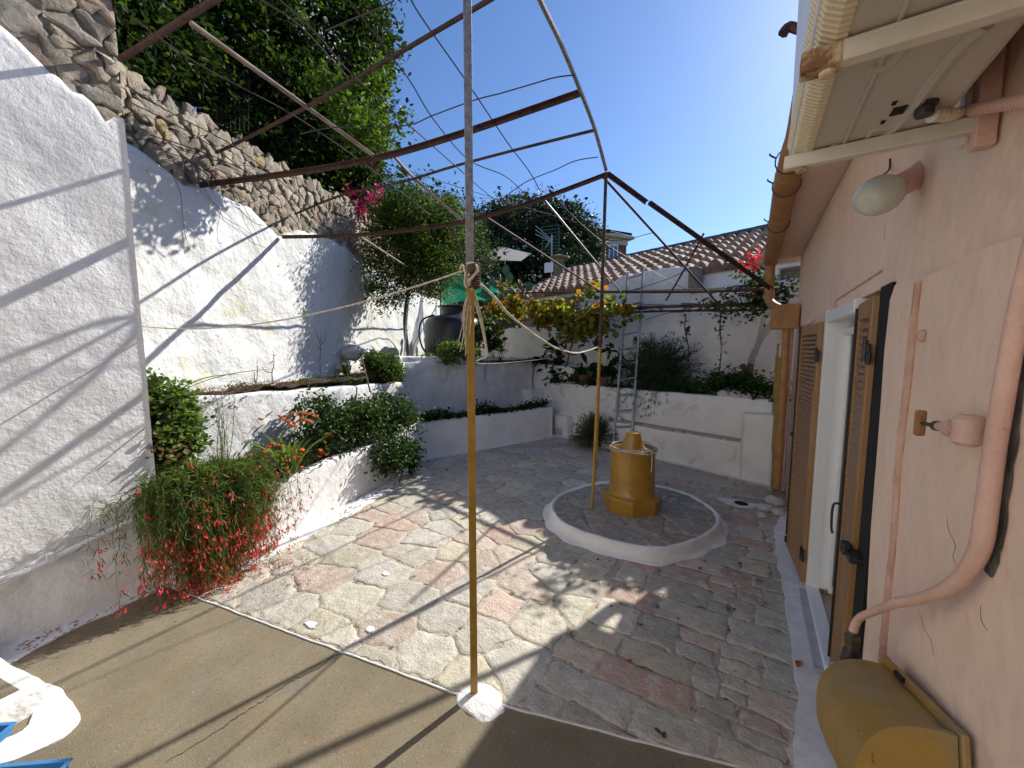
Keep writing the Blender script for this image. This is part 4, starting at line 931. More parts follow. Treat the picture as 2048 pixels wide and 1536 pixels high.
sd = relax([(random.uniform(cI[0]-1.2, cI[0]+1.2), random.uniform(cI[1]-1.1, cI[1]+1.1)) for _ in range(300)], .42, .34)
pl = [(i, p) for i, p in cells(sd, [tuple(p) for p in IN[::3]])]
wst = lambda i, c: np.array(random.choice([(.33, .32, .27), (.30, .29, .25), (.36, .33, .28), (.35, .30, .25), (.31, .28, .22)]))*random.uniform(.9, 1.1)
stones('platform_stones', M['paving'], pl, lambda x, y, h: (x, y, .078+h), wst, .008, .012, .003, wpf, seg=.035, jag=.01, hj=.002, roundk=0)
we = thing('well', 'glossy ochre painted well with octagonal foot, round body and conical cap', 'well', tuple(WC))
mb = MB(); mb.lathe(WC, [(.30, -.01), (.30, .12), (.285, .14), (.265, .145)], 8); mb.build('octagonal_base', M['ochre'], we)
mb = MB(); mb.lathe(WC, [(.262, .145), (.245, .155), (.232, .18), (.228, .25), (.222, .57), (.222, .585)], 40); mb.build('body', M['ochre'], we, True)
mb = MB(); mb.lathe(WC, [(.20, .585), (.232, .587), (.234, .60), (.232, .615), (.20, .618)], 40); mb.build('lid', M['ochre'], we, True)
mb = MB(); mb.lathe(WC+(.0, 0, 0), [(.13, .618), (.122, .635), (.088, .72), (.070, .765), (.072, .77), (.072, .782), (.06, .785)], 32); mb.build('cone', M['ochre'], we, True)
rp = MB()
for k in range(3):
    P = []
    for t in np.linspace(0, 2*math.pi*1.02, 60):
        r = .236-.012*k+.006*math.sin(5*t+k); P.append((WC[0]+r*math.cos(t), WC[1]+r*math.sin(t), WC[2]+.618+.012*k+.008*math.sin(3*t+k*2)))
    rp.tube(P, .0055, 6)
kc = WC+np.array([.17, -.10, .64]); P = [kc+rng.normal(0, .035, 3)*(1, 1, .5) for _ in range(26)]; rp.tube(smooth_path(P, 4), .0055, 6)
P = [kc+(.03, -.04, 0), kc+(.05, -.05, -.02), kc+(.055, -.06, -.12), kc+(.05, -.06, -.20)]; rp.tube(smooth_path(P, 5), .004, 6)
tag(rp.build('rope_coil', M['rope'], None, True), 'old cream rope coiled round the top of the ochre well', 'rope')
# ================================================================== LADDER
ld = thing('ladder', 'tall narrow aluminium ladder leaning on the white garden wall', 'ladder', (-1.2, 6.0, 0))
lb1, lb2 = onz(1226, 912, 0), onz(1262, 912, 0)
n_ = np.array([-.313, -.95, 0])
def ldp(px, py, d): return bp(px, py, d)
LA, LB = onpl(1225, 905, (-1.9, 6.05, 0), n_), None
pa0 = bp(1226, 905, -.15); pa1 = bp(1256, 545, .85); pb0 = bp(1262, 905, -.15); pb1 = bp(1287, 535, .85)
for a_, b_ in ((pa0, pa1), (pb0, pb1)):
    mb = MB(); d = (b_-a_); L = np.linalg.norm(d); d /= L; s_ = np.cross(d, (0, 1, 0)); s_ /= np.linalg.norm(s_); mb.box((a_+b_)/2, (.034, .06, L), ax=[s_, np.cross(d, s_), d], bev=.002); mb.build('side_rail', M['ladder'], ld)
for k in range(12):
    t = (k+.55)/12; a_ = pa0+(pa1-pa0)*t; b_ = pb0+(pb1-pb0)*t; mb = MB(); mb.tube([a_, b_], .017, 8); mb.build('rung', M['ladder'], ld)
# ================================================================== GATE beside the downpipe
gg = thing('gate', 'olive painted barred metal gate standing open beside the house corner', 'gate', (.25, 5.5, 0))
g0 = np.array([.275, 5.42]); g1 = np.array([.27, 6.02]); 
gtop = 1.62
def gpt(t): return g0+(g1-g0)*t
mb = MB()
for t in (0, 1): p = gpt(t); mb.box((p[0], p[1], gtop/2+.03), (.028, .028, gtop), bev=.002)
for z in (.06, .50, .98, 1.02, gtop-.01, gtop-.12): p = gpt(.5); mb.box((p[0], p[1], z), (.022, .60, .022))
mb.build('gate_frame', M['gate'], gg)
mb = MB()
for k in range(1, 12): p = gpt(k/12); mb.box((p[0], p[1], .80), (.012, .012, 1.6))
mb.build('bars', M['gate'], gg)
mb = MB(); p = gpt(.8); mb.tube([(p[0], p[1], gtop), (p[0], p[1], gtop+.18), (p[0], p[1]-.3, gtop+.18)], .012, 6); mb.build('top_loop', M['gate'], gg)
mb = MB()
for k in range(13): mb.tube([(.262, 5.42+.6*k/12, .05), (.262, 5.42+.6*k/12, .5)], .0025, 4)
for k in range(10): mb.tube([(.260, 5.42, .05+.045*k), (.260, 6.02, .05+.045*k)], .0025, 4)
mb.build('mesh_panel', M['net'], gg)
mb = MB(); mb.lathe((.25, 5.95, 1.08), [(.02, -.02), (.03, 0), (.02, .02)], 8); mb.tube(smooth_path([(.25, 5.95, 1.1), (.2, 5.97, 1.12), (.22, 5.96, 1.05)], 4), .006, 5); mb.build('latch', M['rust'], gg)
mb = MB(); 
for k, (dx, dy, r) in enumerate(((.05, -.13, .07), (-.02, -.05, .055), (.0, -.2, .04))): 
    pass
rk = thing('rock_pile', 'white painted lumps of rock at the foot of the downpipe', 'rocks', (.3, 5.1, 0))
def rock(c, r, mat, name, parent=None, sq=.7):
    bm = bmesh.new(); bmesh.ops.create_icosphere(bm, subdivisions=3, radius=1)
    for v in bm.verts:
        d = 1+.35*nz(tuple(v.co), 1.4, c[0]*9)+.12*nz(tuple(v.co), 4, c[1]*5); v.co = Vector((v.co.x*d*r+c[0], v.co.y*d*r*.85+c[1], v.co.z*d*r*sq+c[2]))
    me = bpy.data.meshes.new(name); bm.to_mesh(me); bm.free(); me.materials.append(M[mat]); me.polygons.foreach_set('use_smooth', [True]*len(me.polygons)); o = bpy.data.objects.new(name, me); COL.objects.link(o)
    if parent: adopt(o, parent)
    return o
for (px, py, r) in ((1530, 1022, .075), (1548, 1008, .09), (1556, 1030, .06), (1522, 1035, .045)):
    c = onz(px, py); rock((c[0], c[1], .03), r, 'rock', 'rock', rk)
mb = MB(); 
for (px, py, lab) in ((1448, 788, 'smooth white boulder on the back planter rim, leftmost of three'), (1471, 790, 'rounded pale boulder on the back planter rim, middle of three'), (1494, 793, 'flat small boulder on the back planter rim, rightmost of three')):
    c = bp(px, py, .28); tag(rock((c[0], c[1], 1.09), .085 if px < 1490 else .06, 'rock', 'boulder'), lab, 'boulder', 'boulders on the back planter rim')
c = onz(1478, 1008); pl_ = [(c[0]+.2*math.cos(t)*(1+.2*math.sin(3*t)), c[1]+.10*math.sin(t)) for t in np.linspace(0, 6, 14)]
tag(sheet('drain_patch', M['paintline'], pl_, .012, jag=.012), kind='structure')
mb = MB(); mb.lathe((c[0]+.02, c[1], .0135), [(.07, 0), (.07, .001)], 14); tag(mb.build('drain_hole', M['void']), kind='structure')
# ================================================================== MORTAR FOOT and the PERGOLA
A0 = PA.copy(); mb = MB()
bm = bmesh.new(); bmesh.ops.create_icosphere(bm, subdivisions=4, radius=1)
for v in bm.verts:
    d = 1+.16*nz(tuple(v.co), 2, 3)+.04*nz(tuple(v.co), 7); v.co = Vector((A0[0]+.03+v.co.x*.135*d, A0[1]-.015+v.co.y*.10*d, -.014+max(v.co.z, -.1)**.6*.022 if v.co.z > 0 else -.03))
me = bpy.data.meshes.new('foot'); bm.to_mesh(me); bm.free(); me.materials.append(M['white_rough']); me.polygons.foreach_set('use_smooth', [True]*len(me.polygons)); ft = bpy.data.objects.new('mortar_foot', me); COL.objects.link(ft)
tag(ft, 'white lump of mortar holding the foot of the front post', 'footing')
pg = thing('pergola', 'rusty steel pergola frame of pipes, angle irons and wires over the courtyard', 'pergola', (A0[0], A0[1], 0))
top = np.array([A0[0], A0[1], 3.86])
def angle_post(name, a, b, w, mat, parent, yaw=0.):
    """L-section upright"""
    a = np.array(a, float); b = np.array(b, float); d = b-a; L = np.linalg.norm(d); d /= L
    x = np.array([math.cos(yaw), math.sin(yaw), 0]); x = x-d*np.dot(x, d); x /= np.linalg.norm(x); y = np.cross(d, x)
    mb = MB(); t = .0045; c = (a+b)/2
    mb.box(c+y*0+x*w/2, (w, t, L), ax=[x, y, d], bev=.0012); mb.box(c+x*0-y*w/2, (t, w-.006, L), ax=[x, y, d], bev=.0012)
    return mb.build(name, mat, parent)
pz = above(947, 540, A0[0], A0[1])[2]
yw = YAW+D2R(200)
angle_post('post', A0+(0, 0, -.01), (A0[0], A0[1], pz), .036, M['yellowpost'], pg, yw)
angle_post('post', (A0[0], A0[1], pz+.001), top, .036, M['galv'], pg, yw)
B0 = onz(1184, 1018, .09); bz = above(1200, 695, B0[0], B0[1])[2]; Bm = above(1200, 695, -1.275, 3.705); 
mb = MB(); mb.tube([B0, Bm], .0165, 10); mb.build('post', M['yellowpost'], pg, True)
mb = MB(); mb.tube([Bm, PT], .0165, 10); mb.build('post', M['rust'], pg, True)
C0 = onz(1192, 938); mb = MB(); mb.tube([C0, above(1200, 700, C0[0]+.02, C0[1])], .018, 10); mb.build('post', M['yellowpost'], pg, True)
def path_interp(pix, P0, P1, plane=None):
    """rod whose ends are P0, P1 and which sags through the given sight lines inside its own upright plane"""
    d = (P1-P0)[:2]; n = (d[1], -d[0], 0); return [P0]+[onpl(px, py, P0, n) for px, py in pix]+[P1]
def rod(name, pts, r, mat, n=8, k=5, jit=0.): 
    mb = MB(); mb.tube(smooth_path(pts, k), r, n, jit=jit); return mb.build(name, M[mat], pg, True)
def angle_beam(name, pts, w, mat):
    P = np.array(smooth_path(pts, 4)); mb = MB(); t = np.gradient(P, axis=0); t /= np.linalg.norm(t, axis=1)[:, None]; V = []
    for p, d in zip(P, t):
        s_ = np.cross(d, (0, 0, 1.)); s_ /= np.linalg.norm(s_); u = np.cross(s_, d)
        for a_, b_ in ((0, 0), (w, 0), (w, .005), (.005, .005), (.005, w), (0, w)): V.append(p+s_*(a_-w/2)-u*(b_))
    m = len(P); Fc = [(i*6+k, i*6+(k+1) % 6, (i+1)*6+(k+1) % 6, (i+1)*6+k) for i in range(m-1) for k in range(6)]; mb.add(V, Fc+[(0, 1, 2, 3, 4, 5), tuple((m-1)*6+k for k in (5, 4, 3, 2, 1, 0))]); return mb.build(name, M[mat], pg)
Wb1 = atw(562, 471); angle_beam('beam', path_interp([(700, 468), (810, 458), (925, 440), (1030, 412), (1120, 380)], Wb1, PT), .034, 'rust')
E3 = atl(1160, 180); Wb3 = atw(395, 366); angle_beam('beam', path_interp([(500, 353), (640, 333), (780, 305), (920, 263), (1040, 222)], Wb3, E3), .038, 'rust')
E3b = atl(1190, 260); Wb3b = atw(590, 428); rod('beam', path_interp([(690, 388), (800, 365), (910, 332), (1050, 295)], Wb3b, E3b), .013, 'rust')
E4 = atl(1058, -50); Wb4 = atw(432, 305); rod('beam', path_interp([(470, 288), (615, 213), (800, 105), (975, 2)], Wb4, E4), .014, 'rust')
Wb5 = onx(240, 119, -3.70); rod('beam', [Wb5, Wb5+(top-Wb5)*.33, Wb5+(top-Wb5)*.66, top], .019, 'rust')
rod('outer_rail', [PT+(0, 0, .02), atl(1190, 260), atl(1160, 180), atl(1122, 88), atl(1080, 0), atl(1040, -90), top], .016, 'galv')
rod('outer_rail', [top, top+(.02, -2.6, .25)], .013, 'rust')
def on_beam(a, b, px, py): d = (b-a)[:2]; return onpl(px, py, a, (d[1], -d[0], 0))
J5 = on_beam(Wb5, top, 381, 46); J4 = on_beam(Wb4, E4, 615, 215); J3 = on_beam(Wb3, E3, 748, 312)
rod('rafter', [J5, J4, J3], .016, 'rust_grey')
rod('rafter', [on_beam(Wb3, E3, 780, 303), on_beam(Wb3b, E3b, 828, 356), on_beam(Wb1, PT, 925, 442)], .014, 'rust_grey')
LD = .3
rod('rafter', [on_beam(Wb1, PT, 709, 466), bp(905, 592, -.6)], .014, 'rust_grey')
rod('rafter', [on_beam(Wb1, PT, 968, 432), bp(1203, 584, LD)], .014, 'rust')
rod('rafter', [on_beam(Wb1, PT, 1082, 392), bp(1250, 594, LD+.2)], .011, 'galv')
rod('rafter', [PT-(.03, 0, .03), bp(1439, 610, LD+.25)], .013, 'rust')
HC = above(1545, 577, .20, 5.55); HC = np.array([.17, 5.60, above(1545, 577, .17, 5.60)[2]])
angle_beam('beam', [PT+(.02, 0, 0), on_beam(PT, HC, 1295, 402)], .036, 'rust'); angle_beam('beam', [on_beam(PT, HC, 1300, 402), HC], .036, 'rust')
rod('cross_rail', [bp(905, 588, LD), bp(1205, 583, LD), bp(1560, 576, LD)], .017, 'rust')
rod('cross_rail', [bp(1208, 584, LD-.05), bp(1400, 583, LD-.05), bp(1558, 577, LD-.05)], .022, 'rust')
rod('cross_rail', [bp(1230, 618, .55), bp(1340, 613, .55), bp(1570, 607, .55)], .026, 'rust')
rod('cross_rail', [bp(1150, 628, .6), bp(1340, 622, .6), bp(1545, 620, .6)], .018, 'rust')
rod('brace', [bp(1408, 466, .2), bp(1368, 540, .25), bp(1332, 601, .3)], .014, 'rust')
rod('brace', [on_beam(Wb1, PT, 902, 440), bp(935, 545, -.8), bp(952, 600, -.2)], .009, 'rust')
# wires over the frame
PN = np.cross(PT-top, Wb1-PT)
def onp(px, py): return onpl(px, py, PT, PN)
WR = [[(560, 0), (640, 75), (705, 150), (818, 250), (910, 331), (985, 395), (1030, 412)],
      [(697, 0), (785, 115), (822, 165), (868, 240), (938, 320), (1010, 352), (1050, 388)],
      [(822, 0), (850, 45), (938, 170), (1015, 285), (1060, 345), (1085, 392)],
      [(520, 0), (600, 52), (700, 160)], [(270, 40), (400, 130), (560, 215), (640, 265), (745, 340), (860, 430)],
      [(600, 268), (665, 255), (740, 256), (818, 250), (868, 230), (950, 200), (1000, 187), (1065, 168), (1110, 155), (1150, 150)],
      [(960, 412), (1000, 400), (1050, 365), (1110, 340), (1150, 322), (1196, 314)],
      [(250, 170), (350, 230), (480, 300), (600, 395)], [(262, 205), (420, 290), (560, 400)], [(300, 270), (420, 310), (540, 365)],
      [(650, 62), (700, 40), (750, 20), (790, 0)], [(1095, 372), (1120, 405), (1170, 455), (1230, 500), (1320, 550), (1365, 575), (1440, 600)]]
for w in WR:
    mb = MB(); mb.tube(smooth_path([onp(*p) for p in w], 5), .0045, 5); mb.build('wire', M['wire'], pg)
for w in ([(1000, 455), (1110, 430), (1210, 480), (1308, 465)], [(1260, 582), (1330, 560), (1385, 535)], [(1290, 640), (1340, 625), (1400, 612)]):
    mb = MB(); mb.tube(smooth_path([bp(*p, .2) for p in w], 5), .006, 5); mb.build('wire', M['wire'], pg)
for a_, b_ in (((760, 325), (1010, 392)), ((1030, 395), (1330, 487)), ((700, 300), (1040, 400))):
    pass
# dry vine tangle hanging on the frame near the wall
mb = MB()
for k in range(13):
    s0 = random.uniform(0, 1.2); t0 = random.random(); a_ = atw(265+t0*230, 262+t0*110+random.uniform(-25, 15), .06); P = [a_]
    d = np.array([-.3, .9, -.2])
    for j in range(7): d = d+rng.normal(0, .3, 3); P.append(P[-1]+d*.11)
    P = [np.array([max(q[0], -4.9-.48*(q[1]-2.61)+.03), q[1], q[2]]) for q in P]; mb.tube(smooth_path(P, 3), [.004, .002], 4)
tag(mb.build('dry_vine', M['twig']), 'bare brown vine stems clinging below the rubble of the retaining wall', 'vine')
# ================================================================== ROPES, RAG
ra = above(936, 538, A0[0], A0[1])
w1 = onx(262, 650, -3.69); tag(MB().tube(catenary(ra, atw(262, 650), .12, 22), .0045, 8).build('washing_line', M['rope'], None, True), 'thin pale line from the front post across to the left wall', 'rope')
rb = above(1198, 693, B0[0], B0[1]-.03)
P = [ra+(.03, -.02, -.04)]+[(ra+(rb-ra)*t)-(0, 0, .42*4*t*(1-t)*(.5+.5*t)) for t in np.linspace(.06, .97, 20)]+[rb]
d_ = (rb-ra)[:2]; P = [ra+(.02, -.02, -.03)]+[onpl(px, py, ra, (d_[1], -d_[0], 0)) for px, py in ((985, 590), (1015, 626), (1050, 655), (1085, 680), (1115, 697), (1150, 706), (1180, 700))]+[rb]
mb = MB(); mb.tube(smooth_path(P, 8), .007, 8, jit=.12); tag(mb.build('hanging_rope', M['rope'], None, True), 'frayed white rope sagging between the two yellow posts', 'rope')
dn = onpl(975, 712, ra, (d_[1], -d_[0], 0)); mb = MB(); mb.tube(smooth_path([ra+(.02, -.02, -.05), onpl(962, 640, ra, (d_[1], -d_[0], 0)), dn], 6), [.011, .006], 8); mb.tube(smooth_path([dn, dn+(.0, .05, -.04), bp(1100, 716, -1.2), bp(1195, 700, -1.4)], 6), .0010, 5)
tag(mb.build('dangling_cord', M['rope'], None, True), 'pale cord hanging down from the knot on the front post', 'rope')
kn = thing('rope_knot', 'brown rope and rag binding wrapped round the front post', 'knot', ra)
mb = MB()
for k in range(9):
    z = ra[2]+.02-k*.0125; P = [(A0[0]+.004+.023*math.cos(t), A0[1]+.023*math.sin(t), z+.004*math.sin(t+k)) for t in np.linspace(0, 2*math.pi, 16)]; mb.tube(P, .0068, 6)
mb.build('binding', M['cloth'], kn, True)
mb = MB(); P = [ra+(-.03, -.02, 0), ra+(0, -.04, .012), ra+(.02, -.045, -.03), ra+(.02, -.05, -.07), ra+(.025, -.04, -.09)]; mb.tube(smooth_path(P, 6), .005, 8)
P = [ra+(.0, -.01, .022), ra+(.04, 0, .018), ra+(.055, 0, -.01), ra+(.045, -.02, -.04), ra+(.03, -.04, -.07)]; mb.tube(smooth_path(P, 6), .006, 8); mb.build('loop', M['rope'], kn, True)
mb = MB()
for k in range(18):
    a_ = np.array([A0[0], A0[1], ra[2]-.10])-_rt*random.uniform(.012, .02)+rng.normal(0, .006, 3); e = a_-_rt*random.uniform(.01, .06)-(0, 0, random.uniform(.12, .30)); mb.tube(smooth_path([a_, (a_+e)/2+rng.normal(0, .008, 3), e], 3), .0022, 4)
mb.build('frayed_ends', M['rope'], kn)
for nm, lab, p0, p1, sag in (('power_line', 'thin overhead cable crossing the sky behind the pergola', at(755, 322, 14), at(1330, 487, 30), .2), ('power_line', 'lower overhead cable passing in front of the olive trees', at(600, 370, 16), at(1060, 395, 28), .2)):
    tag(MB().tube(catenary(p0, p1, sag, 14), .012, 4).build(nm, M['wire']), lab, 'cable', 'overhead cables')
pp = at(1014, 400, 28); mb = MB(); mb.tube([(pp[0], pp[1], 3), (pp[0], pp[1], at(1014, 390, 28)[2])], .09, 8); tag(mb.build('utility_pole', M['bark']), 'dark wooden pole poking above the olive trees', 'pole')
# ================================================================== TANK and terrace things
tc = at(906, 700, 8.5); tk = thing('water_tank', 'black plastic water tank with neck and lid on the terrace', 'tank', (tc[0], tc[1], 1.5))
TZ = at(906, 637, 8.0)[2]
mb = MB(); mb.lathe((tc[0], tc[1], 1.5), [(.56, 0), (.60, .05), (.60, TZ-1.5-.10), (.575, TZ-1.5-.02), (.50, TZ-1.5+.05), (.40, TZ-1.5+.08), (.28, TZ-1.5+.10)], 40); mb.build('body', M['tank'], tk, True)
mb = MB(); mb.lathe((tc[0], tc[1], TZ+.10), [(.24, 0), (.23, .08), (.25, .17), (.31, .175), (.31, .20), (.27, .21)], 32); mb.build('neck', M['tank'], tk, True)
h0 = at(868, 630, 8.1); mb = MB(); mb.tube(smooth_path([h0, at(845, 640, 8), at(838, 665, 7.9), at(845, 695, 7.8), at(862, 718, 7.7)], 6), .018, 8); mb.build('hose', M['black'], tk, True)
gn = thing('green_net', 'green shade net stretched behind the tank', 'net', at(930, 580, 11)); V = []
gpx = [(880, 540), (925, 548), (990, 575), (1010, 590), (990, 600), (940, 600), (880, 610)]
V = [at(px, py, 10.3+.3*(i % 2)) for i, (px, py) in enumerate(gpx)]; c = np.mean(V, axis=0); mb = MB(); mb.add(V+[c+(0, 0, -.1)], [(i, (i+1) % 7, 7) for i in range(7)]); mb.build('fabric', M['greennet'], gn)
mb = MB(); mb.tube([V[0], V[0]-(0, 0, 1.5)], .02, 6); mb.build('pole', M['rust'], gn)
tp = thing('canopy', 'pale tarpaulin canopy stretched under the olive trees', 'canopy', at(1005, 520, 17)); cpx = [(968, 512), (998, 492), (1062, 507), (1042, 522), (985, 520)]
V = [at(px, py, d) for (px, py), d in zip(cpx, (16, 18, 17.5, 15.5, 15))]; mb = MB(); mb.add(V, [(0, 1, 4), (1, 2, 3), (1, 3, 4)]); mb.build('sheet', M['tarp'], tp)
mb = MB(); mb.tube([V[1], V[1]-(0, 0, 2.6)], .05, 6); mb.build('pole', M['wire'], tp)
# ================================================================== STEP and blue trays, bottom left
z = .12; a_ = onz(96, 1362, z); b_ = onz(0, 1308, z); d1 = (b_-a_)/np.linalg.norm(b_-a_); c_ = onz(0, 1412, z); d2 = (c_-a_)/np.linalg.norm(c_-a_)
sb = thing('landing_step', 'white painted concrete landing step at the bottom left corner', 'step', (a_[0], a_[1], -.02))
poly = [a_, a_+d1*1.1, a_+d1*1.1+d2*1.1, a_+d2*1.1]; mb = MB(); 
bm = bmesh.new(); vs = [bm.verts.new((p[0], p[1], -.06)) for p in poly]; f_ = bm.faces.new(vs); ex = bmesh.ops.extrude_face_region(bm, geom=[f_])
for v in ex['geom']:
    if isinstance(v, bmesh.types.BMVert): v.co.z = z
bmesh.ops.recalc_face_normals(bm, faces=bm.faces[:]); bmesh.ops.bevel(bm, geom=list(bm.edges), offset=.025, segments=3, affect='EDGES', profile=.5)
for _ in range(4): bmesh.ops.subdivide_edges(bm, edges=[e for e in bm.edges if e.calc_length() > .06], cuts=1, use_grid_fill=True)
bmesh.ops.triangulate(bm, faces=bm.faces[:])
for v in bm.verts: v.co += Vector((nz(v.co, 9, 1), nz(v.co, 9, 5), nz(v.co, 9, 8)))*.010
me = bpy.data.meshes.new('block'); bm.to_mesh(me); bm.free(); me.materials.append(M['white_dirty']); me.polygons.foreach_set('use_smooth', [True]*len(me.polygons)); o = bpy.data.objects.new('block', me); COL.objects.link(o); adopt(o, sb)
q0 = a_+d1*.05+d2*.075; mb = MB(); mb.prism([tuple(p[:2]) for p in (q0, q0+d1*1.0, q0+d1*1.0+d2*1.0, q0+d2*1.0)], z-.02, z+.006); mb.build('tread', M['concrete'], sb)
fp_ = [tuple(onz(px, py, -.005)[:2]) for px, py in ((85, 1372), (118, 1378), (140, 1400), (158, 1425), (155, 1448), (120, 1480), (60, 1510), (0, 1530), (-80, 1540), (-80, 1480), (0, 1480), (60, 1450))]
fp_ = [tuple(v) for v in closed_smooth(np.array(fp_), 4)]
tag(sheet('lime_skirt', M['white_dirty'], fp_, .001, jag=.006, thick=.02), kind='structure')
for (px, py, lab, lx, ly, lz) in ((134, 1524, 'blue plastic tray on the slab, its corner at the bottom edge', .40, .28, .10), (22, 1450, 'slim blue plastic tray resting on the white step at the left edge', .30, .05, .035)):
    zz = .14; q = onz(px, py, zz); t = thing('plastic_tray', lab, 'tray', (q[0], q[1], 0), 'blue plastic trays')
    e1 = np.array([-.80, -.60, 0]); e2 = np.array([.6, -.8, 0]); hx_, hy_ = lx/2, ly/2
    cc = q+e1*hx_+e2*hy_; AXT = [e1, e2, (0, 0, 1)]; mb = MB()
    for sg in (-1, 1): mb.box(cc+e2*hy_*sg-(0, 0, lz/2), (lx, .006, lz), ax=AXT); mb.box(cc+e1*hx_*sg-(0, 0, lz/2), (.006, ly, lz), ax=AXT)
    mb.box(cc-(0, 0, lz), (lx, ly, .006), ax=AXT); mb.build('body', M['blueplastic'], t)
    mb = MB()
    for sg in (-1, 1): mb.box(cc+e2*(hy_+.005)*sg, (lx+.02, .016, .008), ax=AXT, bev=.002); mb.box(cc+e1*(hx_+.005)*sg, (.016, ly, .0076), ax=AXT, bev=.002)
    mb.build('rim', M['blueplastic'], t)
# ================================================================== VEGETATION
def blob(px, py, d, r, m, n, cr, **k):
    r = (r, r, r) if np.isscalar(r) else r; return (at(px, py, d), r, m, n, cr) + tuple(k.values())
# ---- big tree over the wall
bt = thing('evergreen_tree', 'big leafy evergreen tree overhanging the rubble wall, top left', 'tree', (-6.3, 2.9, 2.8))
B = [(280, -40, 5.6, .8, 2200), (275, 40, 5.4, .55, 2000), (330, 90, 5.7, .5, 1500), (240, 60, 5.0, .35, 900), (560, 330, 6.7, .25, 500), (640, 380, 7.2, .3, 700), (700, 340, 7.6, .4, 1200), (740, 100, 8, .35, 1000), (300, 60, 5.7, .6, 1500), (390, 30, 6.2, .8, 2600), (480, 60, 6.4, .9, 3400), (575, 50, 6.8, 1.0, 4600), (665, 70, 7.4, .95, 4600), (700, 150, 7.6, .6, 2600), (560, 170, 6.8, .85, 4600), (640, 210, 7.3, .95, 5600), (545, 250, 6.6, .42, 1400), (620, 300, 7.1, .55, 2600), (690, 285, 7.7, .6, 2600), (665, 345, 7.5, .32, 900), (470, -90, 6.8, 1.2, 3200), (620, -90, 7.4, 1.3, 3600), (500, 150, 6.5, .5, 1600), (270, 130, 5.2, .22, 300), (460, 235, 6.1, .22, 420), (720, 230, 7.9, .4, 1200)]
P = np.concatenate([clumps(at(px, py, d), (r, r, r), max(8, n//45), int(n*1.5), .085+.03*r, .45) for px, py, d, r, n in B])
leafmesh('crown', P, .074, [(.024, .045, .008), (.036, .062, .010), (.017, .034, .008), (.058, .095, .014), (.022, .042, .009), (.013, .026, .008)], M['leaf'], bt, .48, .3)
SV = np.array([math.sin(D2R(SUN_AZ))*math.cos(D2R(SUN_EL)), math.cos(D2R(SUN_AZ))*math.cos(D2R(SUN_EL)), math.sin(D2R(SUN_EL))])
OB = [(290, 340, .30, 520), (350, 380, .26, 460), (390, 390, .2, 300), (310, 430, .22, 300), (380, 440, .14, 120), (280, 300, .25, 300), (420, 410, .12, 80)]
Po = np.concatenate([clumps(atw(px, py)+SV*(1.9+.1*i), (r, r, r*.8), 12, n, .07, .2) for i, (px, py, r, n) in enumerate(OB)])
leafmesh('overhanging_branch', Po, .066, [(.07, .125, .014), (.10, .16, .018), (.05, .09, .012)], M['leaf'], bt, .5, .3)
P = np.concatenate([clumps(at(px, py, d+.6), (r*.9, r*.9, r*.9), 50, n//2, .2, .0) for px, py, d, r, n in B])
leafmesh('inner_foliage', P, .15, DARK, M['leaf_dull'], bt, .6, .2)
P = np.concatenate([clumps(at(px, py, d), (r, r, r), 5, n, .06, .8) for px, py, d, r, n in ((600, 50, 6.2, .5, 120), (560, 90, 6.2, .4, 90), (640, 180, 6.8, .5, 90), (690, 240, 7.2, .4, 70))])
tag(leafmesh('flowers', P, .03, [(.35, .33, .62), (.45, .42, .70)], M['petal'], bt, .8, .2), kind='stuff')
mb = MB()
for (a_, b_, c_, r) in (((395, 200, 6.2), (385, 130, 6.3), (420, 40, 6.5), .10), ((340, 190, 5.8), (330, 140, 5.9), (300, 40, 6), .07), ((395, 160, 6.2), (480, 120, 6.6), (600, 80, 7), .05), ((430, 240, 6.3), (520, 200, 6.7), (640, 180, 7.2), .05), ((385, 130, 6.3), (360, 60, 6.2), (350, -20, 6.2), .05), ((560, 300, 6.8), (600, 250, 7), (660, 250, 7.4), .05)):
    mb.tube(smooth_path([at(*a_), at(*b_), at(*c_)], 6), [r, r*.5], 8, jit=.1)
mb.build('trunk', M['bark'], bt, True)
wf = thing('wire_fence', 'rusty wire mesh fence on top of the wall against a patch of sky', 'fence', at(410, 250, 5.9))
mb = MB()
for k in range(14): mb.tube([at(380+k*9, 120, 5.9), at(380+k*9, 262, 5.9)], .003, 4)
for k in range(10): mb.tube([at(375, 125+k*14, 5.9), at(505, 132+k*15, 5.9)], .003, 4)
mb.build('mesh', M['wire'], wf)
mb = MB(); mb.tube([at(378, 100, 5.9), at(378, 262, 5.9)], .02, 6); mb.build('post', M['rust'], wf)
# ---- bougainvillea
bg_ = thing('bougainvillea', 'magenta flowering bougainvillea spilling over the top of the wall', 'shrub', at(730, 430, 8))
P = np.concatenate([clumps(at(px, py, d), (r, r, r), 24, n, .09, .2) for px, py, d, r, n in ((735, 345, 8, .35, 1300), (715, 400, 7.8, .4, 1400), (760, 420, 8.3, .35, 900), (690, 380, 7.7, .3, 800))])
leafmesh('foliage', P, .06, GREEN+DARK, M['leaf'], bg_, .6, .3)
P = np.concatenate([clumps(at(px, py, d), (r, r, r), 5, n, .05, .3) for px, py, d, r, n in ((752, 328, 7.5, .07, 40), (757, 380, 7.5, .07, 40), (702, 385, 7.3, .10, 60), (728, 412, 7.3, .11, 130), (742, 395, 7.3, .08, 70), (690, 378, 7.2, .06, 25), (715, 425, 7.2, .07, 60), (765, 405, 7.5, .05, 20))])
leafmesh('blossoms', P, .042, [(.40, .012, .14), (.52, .02, .20), (.30, .01, .10)], M['petal'], bg_, .9, .2)
